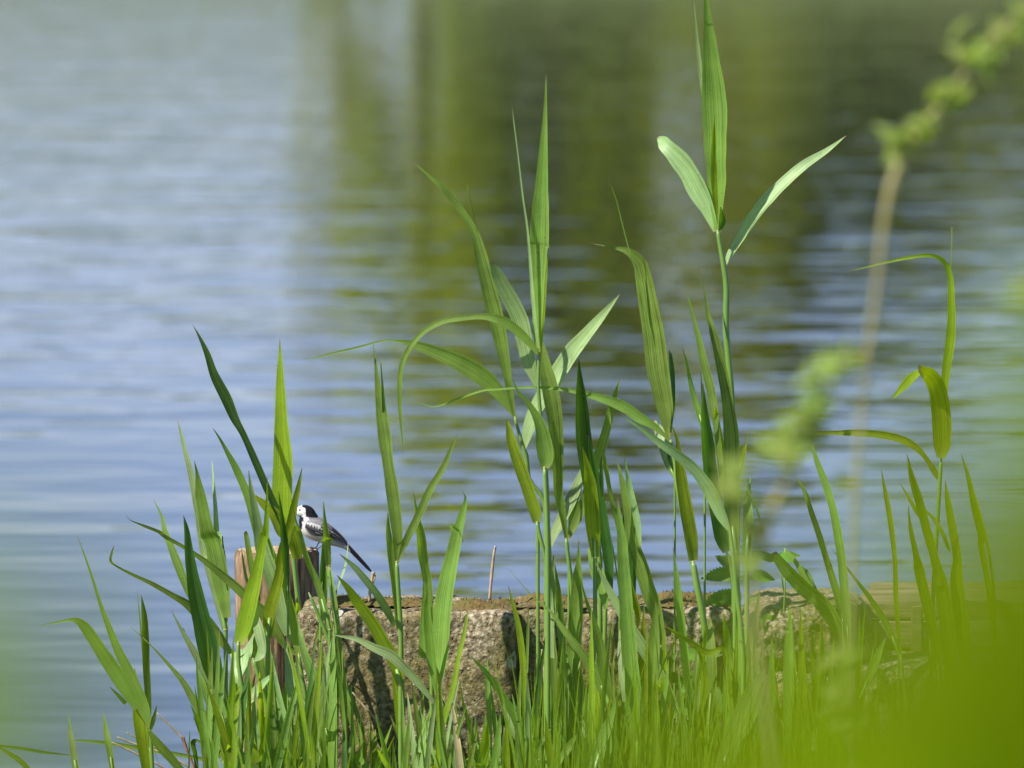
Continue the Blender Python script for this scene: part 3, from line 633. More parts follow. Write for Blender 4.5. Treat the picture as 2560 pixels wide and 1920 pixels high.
# ------------------------------------------------------------ reeds (base to tip, tile units)
GL = 'reeds growing along the left bank'; GC = 'reeds growing in front of the concrete blocks'; GR = 'reeds growing on the right behind the green blur'; GT = 'tall leading reeds above the water'
REEDS = [
# far left
('leftmost tall reed with one broad leaf arching out to the left', 13.25, GL,
 ['g .3 B 950,1250,50 850,1080,95 760,940,100 680,820,85 600,700,75 540,645,45 470,637,20 380,655,12 265,675,2',
  'g .5 B 1040,1390,20 990,1230,85 900,1010,75 820,850,60 760,700,45 700,540,28 650,380,20 600,230,14 535,55,2',
  'y -.4 B 1015,1720,50 975,1400,90 960,1250,85 945,1100,45 930,970,3',
  'd 0 B 1040,1400,15 1060,1330,30 1085,1225,2', 'd .2 B 870,1215,30 820,1160,25 755,1095,2',
  'g .2 B 1030,1400,20 1090,1490,60 1180,1590,60 1290,1720,50'], ['B 1035,1385,26 1045,1500,26 1055,1700,28']),
('narrow dark upright reed just right of the arching leaf, doubled at its tip', 13.35, GL,
 ['d -.4 B 1040,1660,25 1030,1450,25 1025,1200,42 1010,950,48 1005,750,45 995,600,35 975,460,2', 'g .3 B 995,950,12 975,700,12 955,500,6 950,430,1'], ()),
('short single blade at the bottom left, leftmost of two', 13.2, GL, ['b .6 B 535,1720,48 510,1550,48 490,1430,35 472,1290,2'], ()),
('short single blade at the bottom left, right one of two', 13.25, GL, ['g .4 B 785,1720,30 755,1520,45 735,1410,35 715,1270,2'], ()),
('bent reed with long thin leaf ending in a curled hook over the water', 13.2, GL,
 ['g .5 B 1610,880,26 1500,740,80 1400,620,90 1300,530,60 1200,470,40 1050,385,30 900,315,20 800,260,12 765,225,14 775,170,12 790,120,2'], ['R 485,510,24 545,760,28 590,960,32 640,1230,34 680,1450,36']),
('reed with very broad deep green upright blade at the left edge of the clump', 13.18, GL,
 ['d -.55 B 1525,1140,46 1490,1040,110 1450,900,135 1400,680,130 1350,450,105 1310,200,65 1290,20,35 A 1268,1350,2'], ['R 372,860,28 430,1040,34 490,1250,36 530,1540,38']),
('reed with long leaf slanting left across the clump towards the water', 13.34, GL,
 ['g .1 B 2060,880,24 1960,800,45 1850,620,75 1750,520,70 1600,380,60 1430,240,40 1300,150,28 1150,65,25 A 1100,1465,22 1000,1425,18 905,1385,5 868,1345,1'], ['B 2065,880,26 2120,1060,30 2160,1300,34 2200,1560,36']),
('slender reed leaning left, second blade from the open water', 13.4, GL, ['g .5 B 1440,760,30 1400,620,50 1300,430,50 1230,250,60 1180,120,48 1140,20,36 A 1120,1360,20 1060,1240,2'], ()),
('pair of pale broad blades standing high left of the wooden post', 13.42, GL,
 ['b .7 B 1560,700,50 1500,400,90 1450,200,100 A 1430,1600,90 1380,1350,60 1330,1100,45 1280,900,30 1250,780,18 1228,690,2',
  'g .8 B 1570,620,60 1530,350,110 1480,100,112 A 1440,1450,90 1400,1250,75 1370,1080,25 1345,975,2',
  'b .4 B 1530,300,35 1510,60,45 A 1500,1500,42 1490,1300,28 1478,1150,18 1465,960,2', 'd -.4 B 1580,430,20 1560,330,25 1540,200,35 1520,80,28 A 1510,1480,4'], ()),
('reed with one long dark blade reaching up left above the post', 13.3, GL,
 ['d -.55 B 1960,50,30 A 1950,1400,45 1850,1180,52 1760,970,50 1680,790,45 1620,680,60 1560,540,75 1480,380,60 1430,230,40 1370,100,15 1330,30,2',
  'y -.5 B 2050,215,52 2045,130,105 2010,30,108 A 1960,1450,115 1900,1350,85 1830,1280,60 1770,1225,25 1700,1170,2'],
 ['R 1190,-60,24 1330,270,42 1410,480,42 1520,760,42 1600,960,44 1680,1200,44']),
('reed with long blade sweeping down over the post, pale midrib', 13.22, GL,
 ['g .6 B 2072,870,45 2010,640,105 1940,420,110 1870,200,85 1810,20,70 A 1790,1500,60 1720,1230,55 1640,1040,50 1570,910,28 1520,820,15 1470,745,2',
  'b .5 B 1990,740,50 1950,620,80 1900,400,95 A 1820,1600,95 1790,1450,70 1770,1330,50 1740,1180,30 1720,1040,2'], ['R 1095,500,30 1130,730,34 1180,1000,36 1240,1300,38']),
('reed with the widest bright upright blade, its tip highest at left', 13.38, GL,
 ['y .8 A 2010,1500,60 1965,1380,122 1955,1200,136 1960,1050,138 1960,940,128 1950,750,98 1945,580,76 1940,400,52 1938,250,25 1934,130,3'], ['A 2010,1500,34 B 2020,100,34 2060,500,34 2120,900,36']),
('broad bright leaf crossing the post diagonally from lower left', 13.14, GL,
 ['y .2 B 1650,800,66 1690,670,106 1745,450,100 1790,250,68 1820,80,50 A 1840,1450,42 1845,1250,18 1848,1090,2'], ['B 1648,790,28 1650,950,30 1700,1250,34']),
('leaf rising to the right beside the head of the bird', 13.17, GL,
 ['y .3 B 1850,760,60 1870,560,85 1910,420,72 1940,270,60 A 1950,1600,58 2000,1450,66 2040,1250,42 2068,1130,26 2088,1020,2'], ()),
('narrow bluish dark blade in front of the post centre', 13.16, GL, ['d -.5 B 1990,500,16 1975,250,48 A 1965,1550,52 1945,1350,26 1925,1180,2'], ()),
('thin blade running down from the breast of the bird', 13.18, GL, ['g .3 B 2280,700,40 2200,400,45 2130,230,36 2080,50,24 A 2050,1400,12 2012,1230,2'], ()),
('small spike of leaf against the left side of the post', 13.45, GL, ['g .2 B 1790,500,30 1745,300,42 1705,60,34 A 1692,1460,2', 'b .4 B 1740,450,16 1700,330,20 1665,120,3'], ()),
('reed with broken off blade, torn straight across', 13.15, GL, ['b .6 R 560,775,50 540,700,105 570,600,150 580,500,152 575,415,152'], ['R 545,770,30 580,950,34 640,1260,36']),
('two thin bluish blades curving left at water edge', 13.3, GL,
 ['b .4 B 1570,1420,30 1500,1180,65 1420,1000,62 1340,850,48 1270,730,30 1185,570,2', 'g 0 B 1530,1420,30 1440,1180,60 1395,1040,25 1378,960,3', 'b .4 B 1440,1100,35 1340,850,40 1290,760,20 1268,690,2'], ()),
('long thin bent stem arching left over the ripples', 13.28, GL,
 ['g .3 B 1520,1480,30 1430,1330,55 1350,1210,55 1270,1070,40 1180,960,25 1080,850,12 1000,770,8 905,685,2'], ['B 1525,1490,24 1560,1700,26']),
('small dark purple tipped blade low at water edge', 13.3, GL, ['d -.3 B 1450,1600,30 1400,1440,35 1335,1300,2', 'g .5 B 1305,1720,12 1310,1500,10 1312,1400,1', 'd .2 B 1400,1490,14 1360,1470,16 1335,1490,20 1350,1570,22 1365,1700,20'], ()),
('stout stem with curled yellow collar beside the broken blade', 13.12, GL,
 ['g .5 R 690,555,14 725,480,22 740,330,16 735,190,2', 'b .5 R 690,560,20 760,500,60 740,330,90 690,150,70 640,20,30'], ['R 675,545,40 760,830,44 830,1100,46 900,1350,46 950,1548,46']),
('yellowish leaf and pale leaf spreading low in the left clump', 13.1, GL,
 ['y -.4 R 710,1500,80 610,1250,120 530,1080,85 480,1000,8', 'b .7 R 520,1040,20 640,920,80 740,800,70 830,710,30 885,665,3', 'g .4 R 800,1640,80 600,1330,90 500,1150,60 460,1050,10'], ['R 500,995,30 520,1200,32 600,1500,34']),
('broad pale green blade low between the stems left of post', 13.3, GL,
 ['b .7 R 830,1480,100 720,1180,115 660,980,80 630,880,30', 'g .6 R 880,900,60 760,700,100 700,400,110 650,150,50'], ()),
('wide pale blade in front of the left end of the pitted block', 13.13, GL,
 ['b .7 R 1250,1200,60 1130,1060,130 1040,800,120 1000,600,62 960,330,4', 'b .6 R 1060,1640,60 1000,1250,65 930,950,50 880,700,30 840,470,2'], ()),
('dark green leaning blade at the left end of the block', 13.1, GL, ['g -.4 R 1350,1200,60 1290,960,90 1220,700,92 1150,500,70 1110,330,40 1090,220,3'], ['R 1345,1190,24 1400,1500,26']),
('bluish blade bending in shade, just right of the dark leaning one', 13.08, GL, ['b .5 R 1240,1700,130 1270,1280,110 1320,980,80 1345,650,40 1400,350,3', 'd -.5 R 1190,1500,90 1260,1200,70 1310,1000,30'], ()),
('upright green blade low before the block, crossed by a thin straw', 13.12, GC, ['g .2 R 1370,1640,130 1365,1100,80 1355,800,75 1345,600,40 1325,430,3', 'g .6 R 1550,1600,40 1500,1000,40 1465,650,30 1450,350,4'], ()),
# between post and block
('slim dark blade passing in front of the wing of the bird', 13.2, GC, ['g -.3 D 512,270,12 498,230,42 490,100,48 C 487,1500,42 475,1380,22 466,1255,2', 'g .5 D 700,1500,30 620,1150,40 575,800,40 545,550,45 515,350,36 500,260,20'], ['D 505,265,14 530,480,18 550,640,22 580,950,26 620,1300,28']),
('dark blade and pale thread right of the bird legs', 13.3, GC, ['d -.6 D 445,520,30 460,300,42 470,120,30 C 468,1540,10', 'b .6 D 500,620,18 570,400,14 620,250,12 637,110,2', 'g .2 D 385,870,8 450,650,28 480,500,30 487,300,14 490,200,2', 'y .2 D 270,640,10 285,560,14 283,480,3'], ()),
('reed with tightly rolled tall shoot right of the bird tail', 13.2, GC,
 ['g .1 D 975,240,28 C 978,1500,70 945,1200,88 915,1000,76 890,800,92 865,600,72 843,450,42 825,280,15 808,140,2',
  'd -.2 C 885,640,25 874,450,15 862,290,2', 'g -.2 D 990,700,40 960,400,48 930,150,48 C 915,1450,30 912,1330,4',
  'g .3 D 985,225,15 1020,130,36 C 1040,1520,50 1130,1340,52 1200,1180,46 1290,1030,40 1350,890,20 1388,795,2'], ['D 972,235,30 985,450,32 1000,700,34 1005,1000,36 1015,1300,36']),
('two long leaves falling left across the block towards the tail', 13.12, GC,
 ['y .3 D 1000,1080,60 960,930,88 880,790,88 800,650,82 700,510,70 640,420,45 558,325,2', 'd .3 D 960,680,26 900,560,55 830,450,50 750,350,45 670,260,30 572,175,2'], ()),
('thin leaf lying almost level to the left across the block', 13.08, GC, ['b .6 D 1250,1230,20 1130,1080,50 1040,980,62 930,880,70 820,830,55 700,770,35 600,750,15 528,738,2'], ['D 1250,1235,22 1265,1500,24']),
('narrow dark topped blade left of the broad pointed one', 13.22, GC, ['g -.3 D 1215,820,50 1190,420,60 1172,300,60 1150,170,62 C 1140,1500,56 1112,1350,26 1088,1190,2', 'g .3 D 1150,900,60 1160,700,50 1165,500,30 1160,350,3'], ()),
('reed with broad pale pointed blade halfway along the pitted block', 13.16, GC, ['g .8 D 1248,1140,28 1275,900,112 1295,600,118 1320,400,112 1360,200,92 1390,50,75 C 1400,1450,65 1432,1330,44 1450,1240,16 1430,1185,1', 'g .4 D 1245,1140,20 1215,900,60 1190,640,50 1180,430,3'], ['D 1245,1145,24 1255,1400,26']),
('lone thin bright blade right of the broad pale pointed one', 13.06, GC, ['y .4 D 1275,1470,20 1310,1290,40 1360,1120,38 1400,900,32 1440,720,28 1470,545,2'], ()),
('blade leaning left across the lichen covered half of the block', 13.05, GC, ['g .4 D 1960,1600,30 1870,1420,68 1780,1280,60 1690,1140,45 1600,1010,35 1478,878,2', 'b .4 D 1900,1640,25 1800,1450,35 1740,1300,30 1690,1150,3'], ()),
('thin upright blade over the dark corner of the block', 13.12, GC, ['y .5 G 212,1595,18 205,1200,45 190,950,46 160,700,40 125,550,26 85,395,2', 'g .3 G 215,1000,14 220,750,20 226,540,2'], ['G 215,1590,24 214,1700,24']),
('short dark blade low before the white lichen spot', 13.1, GC, ['g -.3 D 1620,1720,20 1612,1300,34 1600,1100,35 1598,890,2', 'g .4 D 1560,1700,24 1480,1380,30 1430,1200,14 1410,1040,2'], ()),
# centre tall ones
('tall reed with blade bending left at top, left of the tallest centre one', 13.2, GT,
 ['g -.2 M 903,1365,26 870,1180,46 830,950,76 780,700,105 730,500,102 690,340,95 650,170,72 J 620,1180,50 540,1050,46 420,900,40 300,790,20 183,692,2',
  'g .4 J 650,1210,9 610,1030,8 575,855,2',
  'g .8 M 900,1362,16 850,1270,62 740,1130,112 620,1040,126 500,975,112 350,910,82 220,865,60 100,838,20 0,834,12 C 700,190,16 550,225,12 400,262,6 298,272,1'],
 ['M 905,1365,20 930,1460,24 960,1560,26 C 1870,960,28 1890,1100,28 E 330,1250,28 345,1500,28']),
('tall central reed with pointed blade and a long leaf looping over left', 13.12, GT,
 ['g .5 M 1072,930,22 1060,800,52 1065,600,76 1068,400,92 1072,200,122 J 1075,1250,132 1082,1050,118 1092,850,85 1102,650,62 1112,450,36 1118,250,16 1120,98,2',
  'b .7 M 1068,900,12 1035,600,24 1012,300,20 990,50,14 J 960,950,12 925,650,9 900,450,7 885,322,1',
  'y -.5 M 1074,1000,16 1095,700,26 1110,400,30 1120,230,14',
  'g .8 M 1062,925,18 1010,850,50 940,780,62 850,715,70 760,680,58 670,668,40 520,680,40 400,705,38 280,770,36 180,880,38 120,1020,32 108,1200,30 118,1400,18 130,1560,5 125,1645,1',
  'b .9 M 1062,1148,36 1010,1000,92 980,850,106 950,700,112 890,570,108 830,460,98 785,370,72 740,290,24'],
 ['M 1070,930,20 1068,1050,22 1066,1150,24 1078,1300,26 E 315,700,24 328,850,26 345,1100,38 355,1400,40 G 370,300,34 368,600,34 400,900,34']),
('reed with the widest dark blade beside the tall centre stem', 13.2, GT,
 ['g -.45 E 487,1515,24 460,1350,48 430,1200,62 425,1000,78 405,700,104 375,500,114 345,350,92 315,200,52 290,100,8'], ['E 485,1515,28 500,1640,28 G 520,380,30 545,650,30']),
('leaf pointing up right from the centre, striped by two shadows', 13.3, GC, ['b .8 M 975,1580,16 1000,1460,80 1060,1300,96 1180,1110,112 1290,930,110 1370,830,90 1470,710,66 1560,600,34 1628,515,2'], ['M 970,1580,24 990,1640,24 E 230,1100,26 290,1400,26']),
('hooded leaf with drooping brown tip, in the middle of the centre reeds', 13.05, GC, ['g -.3 E 335,1022,56 345,960,104 330,850,110 310,740,82 270,650,52 210,560,34 150,490,18 113,405,2'], ['E 335,1022,30 350,1300,34 358,1600,36']),
('short broad leaf with clipped tip, hanging left of the centre stem', 13.1, GC, ['y -.5 E 282,1400,54 268,1320,84 222,1180,84 160,1000,84 110,850,70 88,745,34 75,683,3'], ['E 283,1400,24 310,1520,28 345,1659,30 G 380,500,30']),
('two bright blades opening in a V low right of the centre stem', 13.24, GC,
 ['b .8 E 382,1565,14 410,1470,58 500,1290,78 565,1140,66 600,1030,30 585,1010,2', 'g .6 E 495,1520,14 560,1380,62 620,1220,58 700,980,72 760,780,60 800,610,44 832,500,24 860,400,2', 'g -.4 E 500,1500,10 530,1300,46 575,1130,40 600,1000,10'], ['E 490,1515,20 505,1700,22']),
('reed with leaf pointing straight up, right of the shadow striped one', 13.15, GC, ['d -.6 E 640,1200,60 622,1000,100 600,800,106 590,600,82 580,450,50 570,255,2'], ['E 640,1190,30 690,1400,32 720,1700,34']),
('broad half shaded blade rising behind the block, third from centre stem', 13.1, GC,
 ['y -.2 E 685,1640,50 672,1450,98 660,1300,98 652,1150,84 632,1020,46 597,875,3', 'g .3 G 760,560,30 740,420,78 690,280,82 640,140,8'], ()),
('dark slim blade close right of the half shaded one', 13.14, GC, ['d -.4 G 790,500,30 775,200,70 745,0,76 E 710,1200,66 672,1000,50 635,795,3', 'd .3 E 740,1240,14 730,1100,26 728,940,3'], ['G 760,480,28 750,800,30']),
('thin blade leaning left with its tip under the bent leaf', 13.3, GC, ['g .2 E 855,1530,16 830,1380,22 800,1250,26 760,1020,26 732,870,6', 'g .3 G 850,440,6 820,200,8 790,60,2'], ()),
('very long broad blade folding down to the block, right of centre', 13.16, GC,
 ['g .5 G 1140,930,15 1140,760,56 1100,560,96 1050,420,102 1000,250,96 950,100,86 E 920,1290,78 880,1140,45 850,1020,14 828,960,1',
  'b .5 E 1000,1560,15 975,1380,45 930,1180,40 905,1050,20 885,925,2', 'd -.5 G 955,480,22 935,300,64 905,100,84 E 885,1480,50 886,1285,3', 'y .5 G 975,700,8 985,600,40 960,500,44 940,400,18 920,300,2'], ()),
('tallest front reed with broad ribbed blade, lower centre', 12.98, GC,
 ['g .2 G 980,1480,40 960,1300,128 938,1050,118 918,800,106 897,500,92 880,250,82 872,100,68 E 855,1380,36 840,1230,3', 'b .6 G 885,1200,20 870,1000,40 858,850,30 860,700,6'], ['G 982,1475,34 985,1600,36 990,1800,36']),
('ribbed blade leaning right from the same spot as the tallest front reed', 12.99, GC, ['g .4 G 1005,1490,50 1055,1200,88 1085,950,86 1095,750,72 1102,600,34 1103,505,2'], ()),
('leaf lying back to the upper left across the lower centre', 13.05, GC, ['b .7 G 1275,1290,12 1205,1160,60 1120,1000,82 1000,800,80 860,570,62 770,400,42 715,290,16 690,240,2'], ()),
('two long narrow leaves crossing low, left of the tallest front reed', 13.02, GC,
 ['g .5 G 800,1250,60 700,1020,74 590,860,56 480,720,42 370,570,16 240,460,8 90,285,2', 'g -.1 S 790,1060,20 732,850,88 700,600,62 640,400,46 570,200,22 520,10,2'], ()),
('broad bright pointed blade with ribs, in front of the second block', 13.1, GC, ['g .6 G 530,1020,20 538,850,92 552,650,96 565,400,78 572,250,36 574,85,2', 'g .2 G 545,1500,110 560,1150,110 530,950,96 520,850,60'], ()),
('stem with narrow upright leaves near the dark block corner', 13.08, GC,
 ['g .2 G 420,1390,30 402,1000,62 382,750,52 385,500,32 395,370,2', 'b .5 G 385,900,40 375,650,50 390,400,40 398,190,8', 'g .2 G 480,1100,30 450,700,55 430,450,40 400,250,12'], ['G 398,200,10 420,550,24 450,800,30 480,1000,32']),
('reed with broad double leaf bending over left at its top, right of centre', 13.14, GT,
 ['g .7 M 1968,1510,24 1945,1300,112 1900,1050,150 1870,800,146 1835,600,132 1800,400,116 1765,290,88 1690,220,52 1600,193,20 1438,162,2',
  'd -.5 M 1980,1470,12 2000,1250,22 1990,1050,30 1975,900,8', 'g .5 M 1968,1450,15 1880,950,18 1800,600,14 1740,350,12 1700,230,8 M 1640,0,7 J 1600,950,5 1550,822,1',
  'g .7 E 1200,832,16 1100,740,46 1000,680,70 900,610,76 800,565,66 650,520,42 500,485,28 350,468,22 200,466,16 0,480,14 M 680,1180,14 500,1240,12 380,1285,8 300,1285,5 213,1238,1'],
 ['E 1208,835,26 1215,900,30 1240,1000,30 1262,1200,34 G 1420,560,30 1470,900,34']),
('bluish leaf hanging behind the base of the double leaf', 13.24, GC, ['b .5 E 1237,1095,16 1200,1000,62 1165,880,74 1135,780,62 1090,700,15', 'd -.6 E 1235,1060,10 1210,960,50 1195,900,20'], ()),
('reed with upright leaf whose thin tip is reddish brown, right of centre', 13.08, GC, ['y -.4 E 1362,1662,60 1345,1500,90 1312,1300,88 1282,1100,76 1268,1000,60 1253,830,24 1205,712,2'], ['G 1362,235,40 1390,400,46 1420,550,46 1450,760,44 1490,1100,40']),
('tallest reed of all, its blade cut by the top of the photo', 13.16, GT,
 ['g .35 K 928,1590,44 922,1450,82 922,1250,126 912,1050,146 907,800,172 896,600,152 881,450,122 866,250,82 851,80,46 840,-40,20 832,-120,2',
  'b .4 K 828,720,8 805,500,32 790,350,26 770,150,15 755,0,8 745,-90,1', 'b 1.0 K 913,1600,34 860,1450,92 800,1330,132 720,1180,132 640,1080,120 570,1010,84 535,972,38 508,952,4',
  'd -.3 K 935,1600,16 955,1530,38 945,1430,4', 'b .9 K 975,1842,14 1010,1760,42 1080,1650,62 1160,1520,74 1280,1370,80 1420,1230,72 1540,1130,60 1680,1040,35 1812,938,2',
  'y -.5 K 920,1500,20 900,1250,44 895,1000,30 900,800,5'],
 ['K 925,1598,30 945,1720,32 968,1845,40 985,2000,42 E 1590,50,46 1605,250,44 1625,450,40 1640,650,34 1655,900,34 1650,1300,40 G 1670,500,42 1700,850,44']),
('reed with long dark sheathing blade hugging the tallest stem', 13.1, GT,
 ['g -.3 E 1655,1600,60 1625,1350,90 1625,1200,100 1625,1000,112 1622,800,106 1602,600,82 1570,400,72 1530,200,66 1500,80,52 1470,-20,32 1440,-200,12 1397,-352,2',
  'g .5 E 1560,1000,30 1520,700,46 1490,500,60 1440,300,55 1400,120,40 1370,0,25 1330,-150,10 1310,-212,1', 'y .1 E 1575,1200,40 1550,900,60 1525,700,40 1515,600,4'], ()),
('thin pale reed leaf rising left of the tallest stem', 13.22, GC, ['g .4 E 1445,780,28 1390,600,36 1350,450,30 1320,300,15 1290,195,1', 'd -.3 E 1440,700,16 1425,500,14 1415,330,2'], ()),
('wide dark blade narrowing to a hanging base above the nettles', 13.12, GC, ['d -.45 E 1592,1605,50 1560,1500,98 1520,1300,92 1480,1050,92 1460,850,82 1440,650,46 1430,440,5'], ['E 1592,1605,24 G 1620,250,26 1640,400,30']),
('long pale leaf arching up left from the collar above the nettles', 13.0, GC, ['b .9 E 1618,1468,12 1560,1350,72 1480,1180,88 1380,1040,76 1250,930,66 1120,840,46 980,730,25 850,650,2'], ['E 1608,1320,12 1620,1465,26 G 1640,200,32 1665,450,34 1690,650,36 1710,900,36']),
('small spear with reddish tip beside the long dark sheathing blade', 13.2, GC, ['y .1 E 1680,1080,20 1700,950,46 1725,860,16 1740,785,2'], ()),
('pointed pale blade just right of the arching pale leaf', 13.1, GC, ['g .4 E 1735,1659,60 1745,1400,72 1742,1250,46 1759,1085,2', 'g .2 E 1850,1480,10 1800,1300,16 1740,1170,8 1715,1100,1'], ()),
# lower right
('slim blade standing before the shaded second block', 13.04, GC, ['g .3 G 1345,1350,20 1312,950,52 1282,650,56 1256,400,42 1225,135,2'], ()),
('upright spear left of the nettle leaves', 13.02, GC, ['g .3 G 1470,1350,30 1490,1050,76 1487,800,56 1480,610,2', 'y .3 G 1590,990,12 1575,840,30 1460,860,40 1300,760,30 1170,680,2'], ()),
('thin spear rising through the nettle leaves', 13.03, GC, ['g .3 G 1615,1040,20 1602,800,42 1572,590,2', 'y .2 G 1380,1400,30 1450,1100,30 1420,900,20 1355,800,2'], ()),
('broad blade leaning right below the nettle leaves', 13.02, GC, ['g .4 G 1690,1280,30 1725,1050,76 1765,800,72 1800,600,40 1822,425,2'], ()),
('widest blade at the bottom, leaning right and half blurred', 12.9, GR, ['g .6 G 1540,1720,90 1640,1450,120 1740,1200,102 1820,1050,42 1862,975,2'], ()),
('second wide blade at the bottom right, parallel to the widest', 12.92, GR, ['g .6 G 1660,1640,80 1770,1330,90 1830,1150,36 1867,1005,2'], ()),
('bright blade leaning right at the bottom of the centre', 12.9, GC, ['g .9 G 670,1720,90 745,1450,76 792,1330,52 832,1165,2'], ()),
('thin bent leaf with hooked tip in front of the second block', 13.0, GC, ['y .5 S 1190,910,6 1250,740,18 1330,590,14 1378,532,2', 'g .3 S 1230,1020,12 1190,900,6'], ['S 1228,1020,28 1270,1280,30 1320,1560,30']),
('right hand reed with leaning leaf cluster below the blurred twig', 13.2, GR, ['g .4 I 985,810,60 900,640,88 820,520,92 690,420,96 560,280,82 480,170,40', 'g .2 I 1000,850,40 880,640,72 760,480,60 650,260,32 568,148,2', 'd -.2 I 785,445,10 720,330,30 650,270,12'], ()),
('slender blade standing left of the blurred stem', 13.2, GR, ['g .1 I 1000,820,20 930,500,50 H 855,1680,46 800,1500,42 740,1320,36 690,1170,26 633,1080,2'], ()),
('taller blade right behind the blurred stem', 13.15, GR, ['g .3 I 1000,860,20 985,600,60 955,250,60 H 925,1480,60 890,1300,52 840,1130,50 790,1000,40 740,850,12 713,808,1'], ()),
('single spear halfway between blurred stem and right reed', 13.2, GR, ['y .2 I 1360,900,20 1330,500,34 H 1320,1659,32 1290,1400,38 1255,1200,30 1225,1028,2'], ['I 1358,880,20 1400,1200,22']),
('long thin leaf reaching up left to the blurred stem', 13.25, GR, ['g .3 I 1345,860,20 1280,700,46 1180,530,36 1060,370,20 960,240,10 880,140,2'], ()),
('right hand tall reed with folded leaf and bent over top', 13.25, GT,
 ['y .2 H 1640,955,12 1650,700,26 1668,400,56 1702,150,66 1712,0,56 F 2055,650,15 2053,600,12 2040,566,9 2010,552,8 1960,557,7 1900,570,4 1830,587,1',
  'y .5 H 1638,955,58 1648,850,118 1645,700,126 1630,550,118 1600,440,100 1550,375,70 1490,358,40', 'y .6 H 1490,358,42 1440,400,50 1380,460,42 1300,545,2', 'g .3 F 2052,600,3 2055,540,2 2056,490,1',
  'y .1 H 1632,1115,14 1600,1060,42 1530,950,32 1450,870,46 1350,820,52 1200,790,52 1050,780,46 900,780,30 740,780,25 F 1750,935,5 1600,932,1'],
 ['H 1640,955,26 1625,1200,30 1610,1450,30 I 1590,350,30 1570,700,32']),
('broad blurred green blade left of the right hand tall stem', 13.1, GR, ['y .1 I 1730,1400,30 1700,900,100 1650,450,100 I 1600,230,60 H 1540,1450,60 1490,1260,55 1440,1100,40 1403,925,2', 'y .2 I 1620,400,50 H 1560,1480,40 1450,1290,30 1350,1118,2'], ()),
('broad blurred blade right of the right hand tall stem', 13.1, GR, ['y .1 I 1830,1350,30 1800,800,95 1750,400,90 H 1750,1640,62 1710,1400,55 1685,1250,40 1665,1105,2', 'y .3 H 1700,1600,20 1620,1420,30 1500,1280,4'], ()),
('rightmost pair of slim blades against the green water', 13.15, GR, ['y .2 I 2040,1250,16 2010,750,34 1965,400,40 1915,120,42 H 1920,1500,50 1870,1300,45 1830,1100,30 1775,920,2', 'y .3 I 2010,700,12 2000,400,20 H 1960,1560,22 1890,1280,18 1860,1180,2'], ()),
('short thin blade between two blurred blades on the right', 13.15, GR, ['y .2 I 1640,1250,24 1600,800,66 1500,350,70 H 1470,1640,42 1430,1450,26 1412,1285,2'], ()),
('short pale leaf leaning right in front of the platform', 13.0, GR, ['g .5 I 1083,1168,8 1150,1000,60 1200,880,52 1255,755,3'], ()),
]
for lab, Y, grp, lv, st in REEDS:
    reed(lab, Y, lv, st, group=grp)
# floating leaves at the lower left
for lab, spec in (('dark leaf floating flat at the very left edge', 'B -60,1490,8 -5,1505,16 150,1525,22 300,1550,20 500,1572,4'),
                  ('long leaf lying on the water behind the two short blades', 'B 1500,1625,20 1450,1610,26 1250,1570,30 1000,1530,30 800,1495,28 620,1475,20 460,1465,3'),
                  ('blade curving in from the bottom left corner', 'B 240,1720,36 150,1620,36 80,1570,30 -5,1518,14 -60,1490,3')):
    P = leaf_pts(spec, 13.5, 0); e = empty('reed_leaf', P[0][0], lab, 'reed leaf', 'leaves lying low over the water')
    leaf(e, spec, 13.5, .2, 'd' if 'dark' in lab else 'g', dz=0, name='blade')
# dry straws and sticks
STR = [('pale dry straw at lower left, upper of the crossing pair', 'B 810,1445,12 950,1500,14 1080,1540,14 1220,1600,14 1400,1720,14', DRY, 13.4), ('pale dry straw at lower left, lower of the crossing pair', 'B 772,1480,10 900,1540,14 1000,1590,14 1100,1640,14 1200,1700,12', DRY, 13.42),
 ('short dry straw end above the crossing pair', 'B 875,1412,8 960,1460,10 1040,1500,10 1150,1580,10', DRY, 13.45), ('straw turning reddish towards its broken lower end', 'B 1085,1278,8 1180,1370,12 1265,1455,14', DRY, 13.4),
 ('thick reddish stem at the lower left water edge', 'B 1262,1440,24 1290,1530,20 1320,1600,18 1360,1720,18', REDDRY, 13.38),
 ('short broken stick standing behind the tail of the bird', 'C 0,0,1', DRY, 0), ('thin upright stick standing on the pitted block', 'C 0,0,1', DRY, 0),
 ('dry stub standing before the dark block corner', 'G 322,840,20 325,900,24 333,980,18 336,1150,12 340,1500,12', DRY, 13.2), ('brown dry stem low at the left end of the block', 'R 1460,800,30 1440,900,40 1405,1000,26 1380,1300,20', DRY, 13.28),
 ('pinkish dry stem slanting low across the block', 'R 1590,850,14 1650,930,20 1750,1040,22 1860,1160,16', DRY, 13.27), ('pale stalk remnant between the stems below the post', 'R 965,930,26 960,1030,24 930,1180,20 920,1400,18', DRY, 13.35)]
